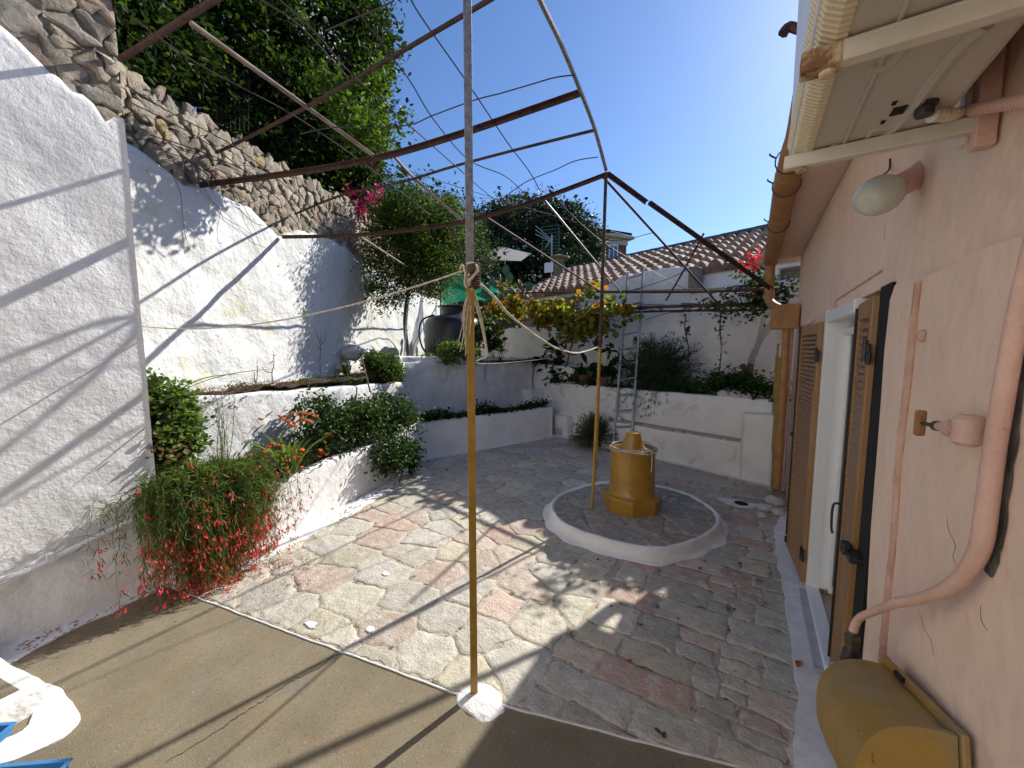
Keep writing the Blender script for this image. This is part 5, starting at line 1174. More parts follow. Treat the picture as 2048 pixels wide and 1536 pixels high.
# ---- slender tree on the terrace
st_ = thing('small_tree', 'slender round-crowned tree with thin pale trunk beside the tank', 'tree', (-5.17, 4.85, 1.5))
B = [(840, 540, 6.9, .45, 2600), (880, 540, 7.1, .35, 1600), (745, 575, 6.5, .12, 350), (750, 520, 6.7, .22, 700), (800, 600, 6.7, .15, 400), (925, 490, 7.3, .25, 800), (835, 450, 7.0, .55, 4200), (800, 440, 7.0, .45, 2800), (880, 470, 7.2, .45, 2600), (850, 520, 6.9, .45, 3000), (795, 520, 6.8, .36, 1900), (765, 480, 6.9, .28, 1100), (775, 570, 6.6, .22, 900), (765, 605, 6.5, .13, 350), (905, 530, 7.2, .25, 900), (870, 580, 7, .2, 600), (815, 560, 6.8, .3, 1200), (820, 395, 7.1, .3, 1000), (905, 420, 7.3, .3, 900), (765, 440, 7, .25, 700), (755, 545, 6.7, .14, 300)]
P = np.concatenate([clumps(at(px, py, d), (r, r, r), max(8, n//40), n, .075, .35) for px, py, d, r, n in B])
leafmesh('crown', P, .042, [(.055, .09, .014), (.085, .125, .02), (.038, .066, .011), (.11, .155, .026), (.026, .048, .011)], M['leaf'], st_, .5, .2)
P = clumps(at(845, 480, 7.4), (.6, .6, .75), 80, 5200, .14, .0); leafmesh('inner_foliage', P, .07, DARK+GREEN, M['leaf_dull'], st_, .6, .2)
mb = MB(); tb0 = np.array([-5.17, 4.85, 1.5]); mb.tube(smooth_path([tb0, above(810, 650, -5.17, 4.85), above(816, 585, -5.15, 4.85), at(832, 500, 7)], 6), [.042, .034, .03, .02], 10, jit=.06)
for e in ((780, 470, 7), (880, 460, 7.1), (770, 570, 6.7), (870, 560, 7), (830, 400, 7)): mb.tube(smooth_path([at(822, 560, 7.05), (at(822, 520, 7)+at(*e))/2, at(*e)], 4), [.02, .006], 6)
for x in (840, 852, 828, 790, 870): mb.tube([at(x, 430, 7), at(x+random.uniform(-6, 6), 335+random.uniform(0, 50), 7)], [.006, .002], 5)
mb.build('trunk', M['bark'], st_, True)
P = np.concatenate([np.linspace(at(x, 430, 7), at(x+2, 345, 7), 60)+rng.normal(0, .02, (60, 3)) for x in (840, 852, 828)]); leafmesh('top_shoots', P, .035, BRIGHT, M['leaf'], st_, .5, .2)
mb = MB(); mb.tube([above(808, 722, -5.1, 4.78), above(818, 572, -5.1, 4.78)], .014, 8); tag(mb.build('support_pipe', M['alu'], None, True), 'thin pale pipe staking the slender tree on the terrace', 'pipe')
# ---- far trees
def fartree(lab, B, size, tints, trunk, name='olive_tree', aspect=.3, group=None):
    b0 = at(*trunk); t = thing(name, lab, 'tree', (b0[0], b0[1], 2), group)
    P = np.concatenate([clumps(at(px, py, d), (r, r, r*.9), max(12, n//26), n, .085*r+.10, .5) for px, py, d, r, n in B])
    leafmesh('crown', P, size, tints, M['leaf_dull'], t, aspect, .2)
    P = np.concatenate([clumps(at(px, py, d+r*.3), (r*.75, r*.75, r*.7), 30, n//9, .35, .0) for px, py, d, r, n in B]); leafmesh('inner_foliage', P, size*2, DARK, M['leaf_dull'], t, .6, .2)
    mb = MB(); mb.tube([(b0[0], b0[1], 1.5), at(trunk[0]+6, trunk[1]-40, trunk[2])], [.28, .15], 8, jit=.1); mb.build('trunk', M['bark'], t, True)
fartree('large dark olive tree in the distance left of the antenna', [(1010, 455, 20, 1.4, 5200), (980, 490, 19.5, 1.2, 3600), (1045, 440, 21, 1.2, 4200), (960, 450, 20, .8, 1800), (1000, 520, 19, 1.1, 2600)], .15, OLIVE, (1000, 540, 20))
fartree('dark silvery olive tree in the distance behind the tv antenna', [(1095, 445, 22, 1.5, 5600), (1140, 460, 22.5, 1.5, 5600), (1165, 490, 23, 1.2, 3800), (1080, 490, 21, 1.3, 3600), (1120, 500, 21, 1.1, 2600), (1180, 510, 22, .8, 1500)], .16, OLIVE, (1130, 530, 22))
fartree('pale green bushy tree beyond the slender tree crown', [(895, 420, 15, .55, 1700), (900, 450, 14.5, .7, 2200), (930, 480, 14, .8, 2400), (905, 510, 13.5, .8, 2200), (955, 520, 13.5, .6, 1600)], .09, [(.12, .15, .07), (.09, .12, .05), (.16, .18, .09)], (915, 560, 14), 'bushy_tree')
fartree('dark green shrub on the slope behind the bougainvillea', [(790, 415, 13, .9, 2600), (845, 425, 14, .8, 2000), (800, 470, 12, .8, 2000), (860, 500, 12, .8, 1800)], .09, DARK+GREEN, (820, 520, 13), 'hill_shrub')
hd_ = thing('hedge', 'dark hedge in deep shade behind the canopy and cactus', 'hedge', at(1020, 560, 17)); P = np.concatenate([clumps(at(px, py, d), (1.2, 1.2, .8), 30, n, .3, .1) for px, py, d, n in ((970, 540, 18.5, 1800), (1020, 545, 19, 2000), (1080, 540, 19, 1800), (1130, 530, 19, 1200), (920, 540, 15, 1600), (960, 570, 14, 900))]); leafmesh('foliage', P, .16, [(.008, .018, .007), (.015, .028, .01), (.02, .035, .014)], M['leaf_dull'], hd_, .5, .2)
# ---- prickly pear
pc = thing('prickly_pear', 'prickly pear cactus with upright flat pads by the vine', 'cactus', at(990, 600, 10.5)); mb = MB()
for k, (px, py, r) in enumerate(((975, 578, .17), (985, 566, .15), (1000, 560, .17), (1012, 540, .14), (1018, 556, .16), (1008, 580, .18), (1045, 580, .17), (1058, 575, .16), (970, 595, .15), (1025, 590, .18), (992, 590, .17), (1068, 555, .10), (1010, 525, .09))):
    c = at(px, py, 10.4+.15*(k % 3)); a_ = random.uniform(0, 3.1); A3 = [(math.cos(a_), math.sin(a_), 0), (-math.sin(a_), math.cos(a_), 0), (0, 0, 1)]
    mb.lathe(c-(0, 0, r), [(.02, 0), (r*.45, r*.25), (r*.68, r*.8), (r*.72, r*1.3), (r*.5, r*1.75), (.02, r*1.95)], 14, ax=[(A3[0][0], A3[0][1], 0), (A3[1][0]*.22, A3[1][1]*.22, 0), (0, 0, 1)])
mb.build('pads', pm('cactus_green', (.11, .17, .08), (.07, .12, .05), 6, .5, .2, 60, .004), pc, True)
# ---- autumn grapevine
vn = thing('grapevine', 'autumn grapevine with yellow, green and orange leaves on the back of the frame', 'vine', bp(1120, 700, .5))
VB = [(1000, 620, .22, 170), (1030, 612, .22, 170), (1075, 618, .24, 230), (1110, 618, .2, 160), (1140, 635, .24, 230), (1180, 640, .24, 200), (1090, 640, .25, 160), (1040, 625, .25, 140), (1165, 660, .2, 110), (1195, 655, .16, 70), (1210, 615, .10, 60), (1240, 616, .10, 50), (1010, 572, .09, 30), (980, 620, .25, 110), (960, 650, .22, 80), (1178, 578, .07, 16), (1255, 622, .08, 24), (1172, 592, .06, 16), (990, 660, .2, 60), (1130, 665, .16, 60)]
P = np.concatenate([clumps(bp(px, py, .15), (r*1.1, r, r*.75), 12, n, .085, .2) for px, py, r, n in VB])
leafmesh('leaves', P, .105, AUT, M['leaf'], vn, .95, .15, fold=.5, droop=.4)
P = np.concatenate([clumps(bp(px, py, .3), (r, r, r*.7), 10, n//2, .1, .1) for px, py, r, n in VB if px > 1100]); leafmesh('green_leaves', P, .10, GREEN+[(.10, .13, .02)], M['leaf'], vn, .95, .15, fold=.5, droop=.5)  # greener leaves set behind the autumn ones
mb = MB()
for k in range(16):
    a_ = bp(random.uniform(985, 1200), random.uniform(580, 650), .2); b_ = bp(random.uniform(1020, 1330), random.uniform(590, 630), .3); mb.tube(smooth_path([a_, (a_+b_)/2+rng.normal(0, .08, 3), b_], 5), [.008, .004], 5)
for k in range(14):
    a_ = bp(1230+k*22, 612+random.uniform(-6, 6), .5); b_ = bp(1290+k*20, 612+random.uniform(-14, 14), .5); mb.tube(smooth_path([a_, (a_+b_)/2+rng.normal(0, .04, 3), b_], 4), [.012, .006], 5)
mb.tube(smooth_path([bp(1130, 760, .6), bp(1140, 700, .5), bp(1160, 660, .4), bp(1180, 620, .3)], 5), [.025, .012], 7)
mb.build('stems', M['twig'], vn)
for (pix, lab) in ((((1372, 628), (1370, 660), (1378, 700), (1376, 735), (1388, 765)), 'bare knotted vine stem before the garden wall, left of two'), (((1442, 622), (1440, 660), (1443, 700), (1439, 740), (1441, 772)), 'bare vine stem with a few leaves before the garden wall, right of two')):
    t = thing('vine_stem', lab, 'vine', bp(*pix[-1], .6), 'vine stems on the garden wall'); mb = MB(); P = smooth_path([bp(*p, .6) for p in pix], 5); mb.tube(P, .011, 6, jit=.3); mb.build('stem', M['twig'], t)
    P = P[rng.integers(0, len(P)-8, 22)]+rng.normal(0, .05, (22, 3)); leafmesh('leaves', P, .07, GREEN, M['leaf'], t, .9, .2)
P = np.concatenate([clumps(bp(px, py, .4), (.16, .12, .09), 6, n, .06, .1) for px, py, n in ((1455, 600, 60), (1440, 612, 70), (1470, 625, 50), (1420, 605, 40))])
t = thing('dry_foliage', 'clump of withered vine leaves caught on the rear rails', 'vine', bp(1450, 620, .4)); leafmesh('leaves', P, .06, [(.13, .10, .04), (.08, .07, .03), (.10, .12, .04)], M['leaf_dull'], t, .7, .2)
# ---- plants along the back planter
bush('canna_plant', 'tall dark broad-leaved plant at the left end of the back planter', 'plant', bp(1112, 765, .5), [(bp(1110, 690, .5), (.16, .16, .2), 10, 50, .1), (bp(1105, 720, .5), (.22, .2, .18), 14, 70, .1), (bp(1120, 750, .5), (.2, .2, .12), 12, 60, .08)], .22, DARK+GREEN[:1], 'leaf', .34, stems=8, droop=.3)
bush('arum_plant', 'dark glossy large-leaved plant behind the terracotta pots', 'plant', bp(1190, 770, .6), [(bp(1175, 745, .55), (.22, .15, .12), 10, 34, .06), (bp(1150, 750, .5), (.15, .12, .1), 8, 24, .06), (bp(1215, 745, .5), (.15, .1, .12), 6, 20, .06)], .26, DARK, 'leaf_gloss', .55, stems=6, droop=.2)
bush('broadleaf_plant', 'single tall plant with broad dark leaves behind the yellow post', 'plant', bp(1218, 770, .45), [(bp(1216, 700, .45), (.10, .08, .14), 5, 12, .05)], .24, DARK, 'leaf_gloss', .6, stems=4)
bush('strapleaf_plant', 'dark long-leaved plant seen between the ladder rungs', 'plant', bp(1255, 778, .6), [(bp(1258, 735, .6), (.16, .12, .2), 8, 34, .05)], .30, DARK+GREEN[:1], 'leaf', .22, stems=4, up=-.1)
for k, (px, py, lab) in enumerate(((1168, 770, 'brown terracotta pot in the back planter, left of two'), (1207, 772, 'smaller terracotta pot in the back planter, right of two'))):
    c = bp(px, py, .42); r = .13 if k == 0 else .09; tag(MB().lathe((c[0], c[1], 1.0), [(r*.7, 0), (r*.95, r*1.4), (r*1.05, r*1.42), (r*1.05, r*1.7), (r*.9, r*1.7), (r*.85, r*1.3), (.02, r*1.25)], 24).build('flower_pot', M['terracotta'], None, True), lab, 'pot', 'pots in the back planter')
af = thing('asparagus_fern', 'huge feathery asparagus fern before the white garden wall', 'fern', bp(1320, 775, .55)); c = bp(1318, 705, .55)
mb = MB(); LP_ = []; LD_ = []
for k in range(620):
    a_ = random.uniform(0, 2*math.pi); el = random.uniform(-.25, 1.45); d = np.array([math.cos(a_)*math.cos(el), math.sin(a_)*math.cos(el)*.45, math.sin(el)]); L = random.uniform(.35, .74)
    b0 = np.array(bp(1318+random.uniform(-18, 18), 770, .5)); P = [b0+d*L*t*1.25+np.array([0, 0, .22*t-.55*t*t*(1-.55*math.sin(max(el, 0)))]) for t in np.linspace(0, 1, 8)]; P = np.array(P); P[:, 1] = np.minimum(P[:, 1], 7.28-(P[:, 0]+1)*.33); mb.tube(P, [.0022, .0010], 3)
    for q in range(1, 8):
        for _ in range(4): LP_.append(P[q]+rng.normal(0, .012, 3)); LD_.append((P[q]-P[q-1])+rng.normal(0, .03, 3))
mb.build('stems', M['stem'], af); leafmesh('fronds', LP_, .06, [(.03, .062, .03), (.045, .08, .038), (.022, .045, .022)], M['leaf'], af, .14, .2, dirs=np.array(LD_)*20)
bush('yellow_shrub', 'olive yellow leafy shrub tangled in the fern beside the ladder', 'shrub', bp(1288, 775, .5), [(bp(1290, 695, .5), (.13, .1, .16), 16, 500, .05), (bp(1272, 680, .5), (.05, .05, .08), 5, 90, .03)], .04, [(.13, .15, .03), (.09, .11, .02), (.05, .08, .015)], 'leaf', .6, stems=5)
P = np.concatenate([clumps(bp(px, py, .45), (.26, .16, .08), 14, 620, .06, .0) for px, py in ((1300, 775), (1345, 776), (1390, 776), (1430, 770), (1470, 762), (1505, 775), (1535, 780))]+[clumps(bp(px, py, .3), (.2, .1, .04), 10, 200, .05, .0) for px, py in ((1120, 765), (1180, 770), (1240, 775))]+[clumps(bp(1455, 755, .6), (.35, .15, .1), 20, 700, .06, .0)])
P[:, 2] = np.maximum(P[:, 2], 1.0); tag(leafmesh('ground_cover', P, .045, [(.035, .08, .015), (.055, .11, .02), (.025, .05, .012)], M['leaf'], None, .7, .6), 'low green ground cover filling the back planter', 'ground cover', None, 'stuff')
# gnarled tree and net at right
gt_ = thing('gnarled_tree', 'gnarled bare-limbed tree wrapped in white netting near the gate', 'tree', bp(1495, 775, .65)); mb = MB()
for pix, r in ((((1494, 775), (1498, 745), (1505, 715), (1516, 690), (1524, 655), (1532, 615), (1540, 590)), [.055, .045, .035, .03, .02]), (((1508, 705), (1525, 675), (1545, 650), (1562, 625), (1575, 600)), [.035, .028, .02]), (((1498, 740), (1488, 735), (1484, 728)), [.04, .045, .03]), (((1520, 680), (1530, 660), (1550, 630), (1556, 610)), [.025, .018])):
    mb.tube(smooth_path([bp(*p, .65) for p in pix], 5), r, 8, jit=.12)
mb.build('trunk', M['bark'], gt_, True)
P = np.concatenate([clumps(bp(px, py, .5), (.2, .15, .12), 10, n, .07, .1) for px, py, n in ((1548, 598, 110), (1525, 600, 90), (1500, 605, 60), (1515, 560, 120), (1500, 540, 80), (1560, 570, 120), (1530, 620, 60))]); leafmesh('crown', P, .07, GREEN+DARK, M['leaf'], gt_, .65, .3)
P = np.concatenate([clumps(bp(px, py, .4), (.08, .08, .06), 4, n, .035, .1) for px, py, n in ((1510, 526, 40), (1520, 515, 20), (1497, 530, 40), (1505, 588, 16))]); leafmesh('blossoms', P, .045, [(.70, .05, .10), (.55, .02, .06)], M['petal'], gt_, .9, .2)
nn_ = thing('white_net', 'white plastic netting draped from the rails to the gnarled tree', 'net', bp(1500, 700, .6)); mb = MB()
A_, B_, C_, D_ = bp(1538, 617, .45), bp(1558, 640, .45), bp(1548, 742, .5), bp(1425, 700, .55)
for k in range(34):
    t = k/33; mb.tube([A_+(B_-A_)*t, D_+(C_-D_)*t], .0026, 3); 
for k in range(44):
    t = k/43; mb.tube([A_+(D_-A_)*t, B_+(C_-B_)*t], .0026, 3)
mb.build('mesh', M['net'], nn_)
# lavender in white pot
lv = thing('lavender_bush', 'grey-green spiky lavender bush before the bench ledge', 'shrub', bp(1185, 905, -.2)); LP_ = []; LD_ = []; mb = MB(); b0 = bp(1188, 880, -.15)
for k in range(640):
    a_ = random.uniform(0, 2*math.pi); el = random.uniform(-.35, 1.5); d = np.array([math.cos(a_)*math.cos(el), math.sin(a_)*math.cos(el), math.sin(el)]); L = random.uniform(.26, .46); P = b0+d*L*np.linspace(0.1, 1, 5)[:, None]+np.array([0, 0, .04]); mb.tube(P, .0016, 3)
    for q in range(1, 5):
        for _ in range(5): LP_.append(P[q]+rng.normal(0, .008, 3)); LD_.append(d+rng.normal(0, .3, 3))
mb.build('stems', M['stem'], lv); leafmesh('foliage', LP_, .042, [(.07, .09, .06), (.10, .12, .08), (.05, .06, .04)], M['leaf_dull'], lv, .14, .2, dirs=LD_)
c = bp(1212, 905, -.02); tag(MB().lathe((c[0], c[1], 0), [(.10, 0), (.12, .10), (.125, .21), (.10, .21), (.095, .16)], 20).build('white_pot', M['white_dirty'], None, True), 'whitewashed pot beside the lavender bush at the ladder foot', 'pot')
# ---- ground cover, far planter
pth = np.array([(-4.42, 4.4), (-4.18, 5.0), (-3.85, 5.8), (-3.45, 6.8)]); t_ = rng.random(3600)*3; i_ = np.minimum(t_.astype(int), 2); f_ = (t_-i_)[:, None]; Pq = pth[i_]*(1-f_)+pth[i_+1]*f_
P = np.concatenate([Pq+rng.normal(0, .06, (3600, 2))*1.0, (.60+np.abs(rng.normal(0, .045, 3600))*(1+.8*np.sin(t_*5)))[:, None]], 1); tag(leafmesh('ground_cover', P, .05, DARK+GREEN, M['leaf'], None, .7, .6), 'dark trailing ground cover along the far low planter', 'ground cover', None, 'stuff')
tag(MB().tube([bp(962, 812, -1.1), bp(975, 710, -1.1)], .006, 6).build('cane', M['twig']), 'thin cane standing upright before the terrace wall', 'cane')
# ---- pepper bush in the lower planter
pb_ = bush('pepper_bush', 'dense dark glossy pepper bush hanging over the low white planter', 'shrub', (-4.0, 2.95, .5), [
    ((-3.98, 2.55, .86), (.22, .30, .24), 46, 1900, .06), ((-4.05, 3.0, .88), (.26, .3, .27), 60, 2700, .06), ((-4.15, 3.5, .86), (.26, .32, .24), 50, 2300, .06), ((-4.3, 3.9, .70), (.2, .25, .2), 26, 900, .06), ((-3.84, 3.25, .46), (.16, .30, .26), 40, 1700, .05), ((-3.92, 3.6, .34), (.16, .24, .24), 32, 1300, .05), ((-4.15, 2.45, 1.08), (.15, .2, .16), 20, 600, .05), ((-4.3, 3.6, 1.02), (.15, .25, .12), 20, 500, .05)],
    .055, [(.03, .062, .016), (.042, .08, .02), (.02, .042, .012), (.065, .11, .028)], 'leaf_gloss', .42, droop=.5, stems=14)
M['pepper'] = pm('red_pepper', (.45, .03, .015), None, rough=.3, bump=0)
for k in range(40):
    mb = MB(); c = clumps((-3.95, 3.0, .75), (.32, .55, .36), 30, 1, .05, .85)[0]; mb.tube([c, c-(rng.normal(0, .006), rng.normal(0, .006), .035)], [.006, .002], 5); mb.build('pepper', M['pepper'], pb_)
# ---- marigolds
def marigold(lab, base, B, heads):
    t = bush('marigold_plant', lab, 'flower', base, B, .032, GREEN+DARK, 'leaf', .3, stems=10)
    bm = bmesh.new(); bmesh.ops.create_icosphere(bm, subdivisions=3, radius=1)
    for v in bm.verts: d = 1+.22*math.sin(v.co.x*17)*math.sin(v.co.y*15+v.co.z*9); v.co = Vector((v.co.x*.021*d, v.co.y*.021*d, v.co.z*.012*d))
    me = bpy.data.meshes.new('flower_head'); bm.to_mesh(me); bm.free(); me.materials.append(M['marigold'])
    for h in heads:
        o = bpy.data.objects.new('flower_head', me); COL.objects.link(o); o.parent = t; o.location = Vector([float(v) for v in h])-t.location; o.rotation_euler = (random.uniform(-.5, .5), random.uniform(-.5, .5), random.uniform(0, 6)); s_ = random.uniform(.8, 1.2); o.scale = (s_, s_, s_)
M['marigold'] = pm('marigold_orange', (.70, .17, .01), (.45, .08, .008), 90, .8, .6, 150, .01)
q = lambda px, py, x: onx(px, py, x)
marigold('bushy marigold with orange heads at the front rim of the low planter', (-3.78, 1.95, .5), [((-3.78, 1.92, .60), (.11, .25, .11), 40, 1700, .035), ((-3.70, 1.80, .54), (.05, .16, .06), 14, 420, .03)],
         [q(px, py, -3.63) for px, py in ((537, 893), (545, 888), (528, 905), (556, 890), (566, 892), (580, 900), (555, 905), (518, 915), (530, 918), (540, 922), (572, 922), (585, 912), (590, 905), (596, 915), (600, 908), (598, 922), (573, 935), (566, 928), (500, 910), (512, 930), (548, 940), (560, 912), (602, 935), (575, 945), (604, 900), (528, 927))])
marigold('taller marigold with orange heads against the upper planter wall', (-3.98, 2.2, .5), [((-4.0, 2.2, .74), (.10, .26, .17), 40, 1500, .04)], [q(px, py, -3.80) for px, py in ((560, 832), (567, 838), (575, 842), (588, 845), (582, 850), (590, 852), (585, 826), (598, 825), (608, 826), (616, 828), (625, 826), (604, 836), (612, 840), (620, 842), (600, 842), (522, 838), (632, 832), (657, 868), (650, 884), (645, 905), (640, 900), (652, 908), (664, 872), (638, 912))])
# ---- strap-leaved plants
def straps(name, lab, base, n, L, w, spread, arch, tilt=None, cols=BRIGHT):
    mb = MB(); blades(mb, base, n, L, w, spread, arch, tilt=tilt); return tag(mobj(name, mb.v, mb.f, M['leaf_gloss'], None, True, tint=vtint(mb, cols)), lab, 'plant')
straps('clivia_plant', 'plant with long arching strap leaves between the marigolds', (-3.70, 1.93, .55), 26, .55, .040, .62, .40, cols=[(.12, .20, .03), (.16, .25, .05), (.09, .15, .02)])
straps('clivia_plant', 'pale-edged strap-leaved plant beside the red blossom', (-3.68, 1.60, .54), 12, .36, .030, .35, .15, cols=[(.20, .27, .06), (.12, .2, .03)])
straps('iris_plant', 'upright iris clump on the bare soil near the bare twig', tuple(np.array([-4.95, 3.42, 1.36])), 14, .28, .03, .3, .15, cols=GREEN)
straps('iris_plant', 'upright iris clump at the left of the round green shrub', tuple(np.array([-5.0, 3.85, 1.34])), 18, .32, .03, .5, .25, cols=GREEN)
straps('aloe_plant', 'fleshy long leaf pointing right behind the geranium', (-4.02, 1.18, 1.36), 3, .42, .03, 1.1, .55, tilt=(.25, .9, 0), cols=[(.09, .14, .05)])
straps('spider_plant', 'spider plant with thin arching leaves at the tank foot', tuple(at(838, 722, 7.3)), 26, .3, .02, .9, .6, cols=BRIGHT)
straps('spider_plant', 'narrow-leaved clump on the terrace edge left of the leafy shrub', tuple(at(868, 718, 7.4)), 16, .24, .018, .8, .5, cols=BRIGHT)
# ---- upper planter shrub etc
bush('round_shrub', 'rounded fresh green shrub at the far end of the upper planter', 'shrub', (-5.0, 4.1, 1.25), [(at(765, 728, 6.35), (.24, .28, .17), 60, 3800, .05), (at(780, 745, 6.3), (.2, .2, .1), 30, 1500, .04), (at(745, 715, 6.45), (.14, .15, .1), 20, 700, .05)], .04, BRIGHT+GREEN, 'leaf', .5)
bush('leafy_shrub', 'light green leafy shrub trailing over the terrace edge before the tank', 'shrub', at(912, 715, 7.1), [(at(905, 700, 7.1), (.3, .2, .10), 50, 2200, .05), (at(940, 705, 7.0), (.22, .2, .08), 30, 1100, .05), (at(900, 718, 6.9), (.2, .1, .06), 20, 500, .04)], .045, BRIGHT, 'leaf', .5)
bush('dark_plant', 'dark leafy plant on the terrace right of the tank', 'plant', at(985, 715, 8), [(at(975, 660, 8), (.16, .16, .2), 20, 260, .08), (at(985, 690, 7.9), (.1, .1, .12), 10, 120, .05)], .12, GREEN+DARK, 'leaf', .6)
bush('thin_plant', 'thin wiry plant on the terrace edge near the cord', 'plant', at(1000, 722, 8), [(at(1000, 695, 8), (.14, .14, .14), 20, 120, .04)], .04, GREEN, 'leaf', .5, stems=14, stemr=.004)
bush('geranium_bush', 'tall green geranium with withered brown leaves behind the wall corner', 'shrub', (-3.86, 1.1, .5), [((-3.92, 1.08, 1.30), (.14, .20, .17), 50, 2500, .04), ((-3.86, 1.13, 1.08), (.16, .24, .20), 60, 3300, .04), ((-3.82, 1.05, .86), (.13, .17, .16), 40, 1600, .04), ((-3.90, 1.00, 1.46), (.09, .09, .09), 16, 600, .035)], .036, [(.15, .22, .05), (.19, .26, .07), (.10, .16, .035), (.07, .11, .025)], 'leaf', .75, stems=12)
t = bpy.data.objects['geranium_bush']; P = clumps((-3.76, 1.04, 1.0), (.08, .10, .12), 14, 260, .04, .0); leafmesh('withered_leaves', P, .045, [(.20, .11, .05), (.14, .08, .04), (.26, .18, .10)], M['leaf_dull'], t, .7, .2, droop=.5)
def twigs(lab, base, pix, x, cat='twig', r=.006):
    mb = MB()
    for ln in pix: mb.tube(smooth_path([atw(px, py, .25) if x is None else onx(px, py, x) for px, py in ln], 4), [r, r*.5], 5)
    tag(mb.build('bare_twig', M['twig']), lab, cat)
twigs('short forked bare twig rising from the brown soil', None, [((545, 762), (544, 745), (548, 728), (546, 700)), ((544, 745), (530, 742), (524, 733)), ((546, 722), (538, 728)), ((548, 712), (554, 708))], -4.62)
twigs('tall thin bare sapling on the soil left of the iris clump', None, [((641, 752), (640, 720), (641, 690), (632, 668), (629, 655)), ((641, 690), (650, 680), (651, 668)), ((641, 700), (634, 690)), ((641, 685), (642, 668))], -4.95)
mb = MB(); mb.tube([onx(723, 712, -4.6), onx(740, 782, -4.45)], .012, 6); tag(mb.build('stake', M['twig'], None), 'short wooden stake leaning over the upper planter edge', 'stake')
for (px, py, r, lab) in ((705, 705, .18, 'large whitewashed boulder against the retaining wall beside the iris'), (688, 735, .12, 'smaller white boulder below the larger one')):
    c = atw(px, py, .16); tag(rock(c, r, 'rock', 'boulder'), lab, 'boulder', 'boulders by the retaining wall')
# wispy tall plant
wp_ = thing('wispy_plant', 'wispy half-dry tall plant before the upper planter wall', 'plant', (-3.72, 1.35, .5)); mb = MB(); LP_ = []; LD_ = []
for k in range(9):
    b0 = np.array([-3.74, 1.38+random.uniform(-.04, .04), .55]); e = onx(random.uniform(420, 480), random.uniform(790, 840), -3.85); P = smooth_path([b0, (b0+e)/2+rng.normal(0, .02, 3), e], 6); mb.tube(P, [.004, .0015], 5)
    for q in range(4, len(P)):
        for s_ in range(3): d = rng.normal(0, 1, 3); d[2] = abs(d[2])+.5; e2 = P[q]+d/np.linalg.norm(d)*random.uniform(.03, .10); mb.tube([P[q], e2], .0009, 3); LP_.append(e2); LD_.append(d)
mb.build('stems', M['stem'], wp_); leafmesh('leaves', LP_, .03, BRIGHT+[(.3, .25, .1)], M['leaf'], wp_, .12, .2, dirs=LD_)
# ---- coral plant
cp_ = thing('coral_plant', 'cascading coral plant with fine green stems and red tubular blossom', 'shrub', (-3.6, 1.15, .5)); mb = MB(); LP_ = []; LD_ = []; FL = []
for k in range(900):
    a_ = max(-.75, min(1.5, random.gauss(.22, .66))); L = random.uniform(.16, .54)*(1 if abs(a_) < .55 else .70); d = np.array([math.cos(a_), math.sin(a_), 0]); b0 = np.array([-3.64+random.uniform(-.10, .08), 1.14+random.gauss(.06, .17), .58+random.uniform(0, .16)]); h = random.uniform(.06, .28); dr_ = random.uniform(.15, .78)
    t = np.linspace(0, 1, 13)[:, None]; P = b0+d*L*.82*(1-(1-t)**1.7)*np.array([1, 1, 0])+np.array([0, 0, 1])*(h*np.sin(np.minimum(t*2.1, math.pi/2+.3))-(dr_+h*.5)*t**2.2); P += rng.normal(0, .006, P.shape)
    P[:, 0] = np.maximum(P[:, 0], -3.62+.01) if P[-1, 1] < .9 else P[:, 0]; P[:, 2] = np.maximum(P[:, 2], .02)
    mb.tube(P, [.0022, .0009], 3)
    for q in range(3, 13):
        tg = P[q]-P[q-1]; tg /= np.linalg.norm(tg)
        for _ in range(4):
            dd = tg+rng.normal(0, .55, 3); LP_.append(P[q]+rng.normal(0, .008, 3)); LD_.append(dd)
        if q > 4 and random.random() < (.05 if P[q][2] > .54 else .22 if P[q][2] > .38 else .72):
            for _ in range(random.randint(1, 4)): FL.append(P[q]+rng.normal(0, .018, 3))
mb.build('stems', M['stem'], cp_)
leafmesh('foliage', LP_, .06, [(.10, .155, .035), (.14, .20, .045), (.07, .11, .028), (.17, .20, .06)], M['leaf'], cp_, .05, .2, dirs=LD_)
mb = MB()
for f in FL:
    d = rng.normal(0, .35, 3)-np.array([0, 0, 1.]); d /= np.linalg.norm(d); l = random.uniform(.020, .032); mb.tube([f, f+d*l*.7, f+d*l], [.0022, .0044, .0064], 5)
tag(mb.build('blossoms', pm('coral_red', (.85, .06, .07), (.72, .03, .05), 60, .5, 0), cp_), kind='stuff')
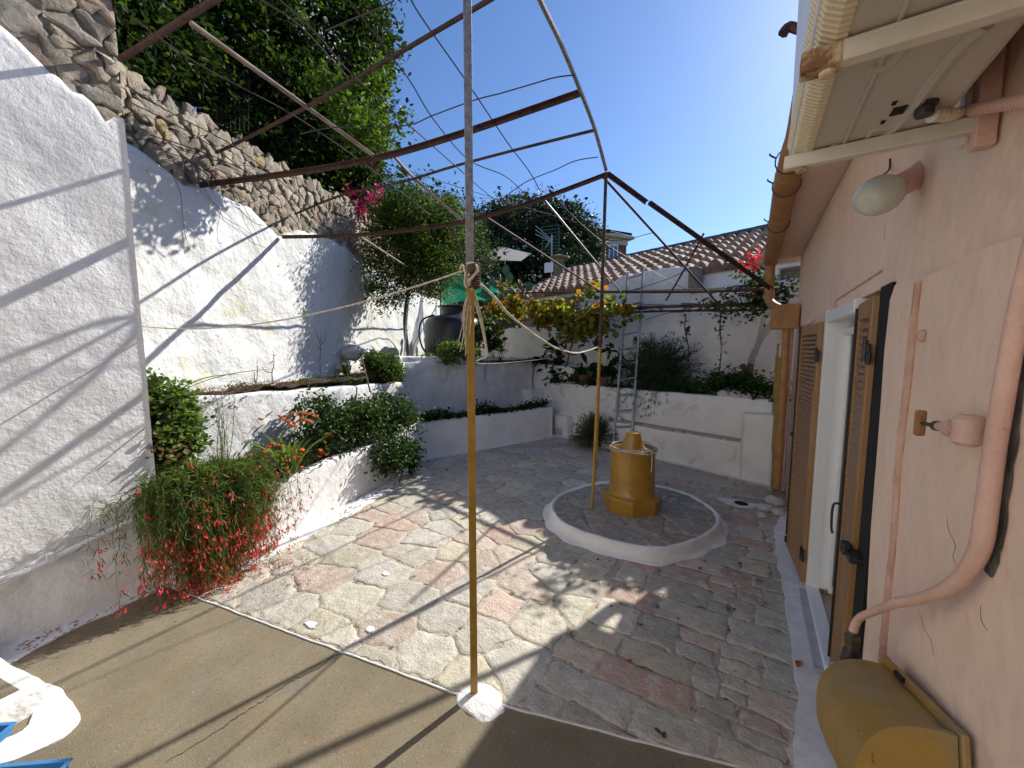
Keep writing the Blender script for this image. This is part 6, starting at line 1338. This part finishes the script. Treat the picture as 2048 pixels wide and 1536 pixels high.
# ---- fallen petals and leaves
mb = MB()
for k in range(230):
    u = random.random(); px = random.uniform(330, 620); py = 1170+(px-330)*-.22+abs(random.gauss(0, 24)); p = onz(px, py, .007)
    if p[0] < -3.5 or p[1] < .5: continue
    a_ = random.uniform(0, 6.3); e = p+np.array([math.cos(a_), math.sin(a_), 0])*random.uniform(.012, .022); e[2] += .003; mb.tube([p, e], [.003, .0015], 4)
for k in range(90):
    p = np.array([-3.62+abs(random.gauss(0, .10)), random.uniform(.25, .95), .004]); a_ = random.uniform(0, 6.3); mb.tube([p, p+np.array([math.cos(a_), math.sin(a_), .1])*.018], [.003, .0015], 4)
tag(mb.build('fallen_petals', pm('fallen_red', (.45, .03, .04), (.28, .03, .02), 90, .7, 0)), 'scattered fallen red petals below the coral plant', 'petals', None, 'stuff')
P = []
for k in range(300):
    px = random.choice((random.gauss(800, 45), random.gauss(1000, 130), random.gauss(1450, 60))); py = {0: 0}.get(1, 0)
    p = (np.array([-3.78-random.uniform(-.3, .3)*0, 0, 0])); t = random.random()
    if t < .6: y = random.uniform(2.2, 4.2); p = np.array([np.interp(y, [2.2, 2.62, 3.2, 3.7, 4.2], [-3.62, -3.72, -3.84, -4.0, -4.2])+abs(random.gauss(.03, .10)), y, .009])
    elif t < .8: y = random.uniform(4.3, 6.8); p = np.array([np.interp(y, [4.3, 6.8], [-4.24, -3.22])+abs(random.gauss(.02, .1)), y, .01])
    else: p = np.array([random.uniform(-1.2, .25), random.uniform(2.2, 5.6), .009])
    P.append(p)
tag(leafmesh('leaf_litter', P, .028, [(.12, .06, .03), (.20, .09, .04), (.06, .04, .02), (.08, .09, .03)], M['leaf_dull'], None, .5, 1.2), 'dry leaf litter gathered along the planters and paving', 'leaf litter', None, 'stuff')
def fallen(px, py, col, s_, lab, z=.012):
    c = onz(px, py, z); mb = MB(); a_ = random.uniform(0, 6); u = np.array([math.cos(a_), math.sin(a_), 0]); v = np.array([-u[1], u[0], 0])
    pts = [c-u*s_, c-u*s_*.3+v*s_*.5+(0, 0, s_*.35), c+u*s_*.5+v*s_*.35+(0, 0, s_*.15), c+u*s_, c+u*s_*.5-v*s_*.35+(0, 0, s_*.3), c-u*s_*.3-v*s_*.5+(0, 0, s_*.1), c+(0, 0, 0.002)]
    mb.add(pts, [(0, 1, 6), (1, 2, 6), (2, 3, 6), (3, 4, 6), (4, 5, 6), (5, 0, 6)]); tag(mb.build('fallen_leaf', pm('dry_leaf', col, None, rough=.7, bump=0)), lab, 'leaf')
fallen(1283, 1250, (.35, .01, .05), .022, 'crimson petal on the shaded paving, the one nearer the well'); fallen(1260, 1322, (.35, .01, .05), .020, 'crimson petal on the shaded paving, the one nearer the slab')
fallen(1598, 1328, (.36, .13, .04), .035, 'large curled orange leaf on the white skirt beside the house', .03); fallen(1520, 1163, (.20, .09, .05), .035, 'brown curled leaf on the paving below the far shutter'); fallen(1400, 1137, (.24, .11, .06), .03, 'light brown leaf on the paving just before the white kerb')
fallen(1328, 1470, (.10, .05, .02), .02, 'dark brown leaf on the paving at the bottom edge'); fallen(1316, 1463, (.04, .06, .02), .022, 'small green clump on the paving near the bottom edge')
# weeds and litter on the bare soil of the upper planter
P = []
for k in range(1500):
    s_ = random.uniform(.2, 3.6); o_ = random.uniform(.05, .45); p = wpt(s_, o_); P.append((p[0], p[1], 1.335+.03*math.sin(s_*2)+random.uniform(0, .03)))
tag(leafmesh('leaf_litter', P, .03, [(.14, .07, .04), (.20, .10, .05), (.08, .045, .03)], M['leaf_dull'], None, .35, .8), 'brown dry litter covering the soil of the upper planter', 'leaf litter', None, 'stuff')
P = [];
for c in ((-4.45, 1.9, 1.36), (-4.62, 2.6, 1.34), (-4.75, 3.1, 1.33), (-4.85, 3.5, 1.32), (-4.7, 3.3, 1.31), (-4.95, 3.7, 1.3)): P.append(clumps(c, (.12, .22, .03), 12, 260, .035, .0))
tag(leafmesh('weeds', np.concatenate(P), .03, BRIGHT+GREEN, M['leaf'], None, .35, .2), 'small green weeds sprouting on the upper planter soil', 'weeds', None, 'stuff')
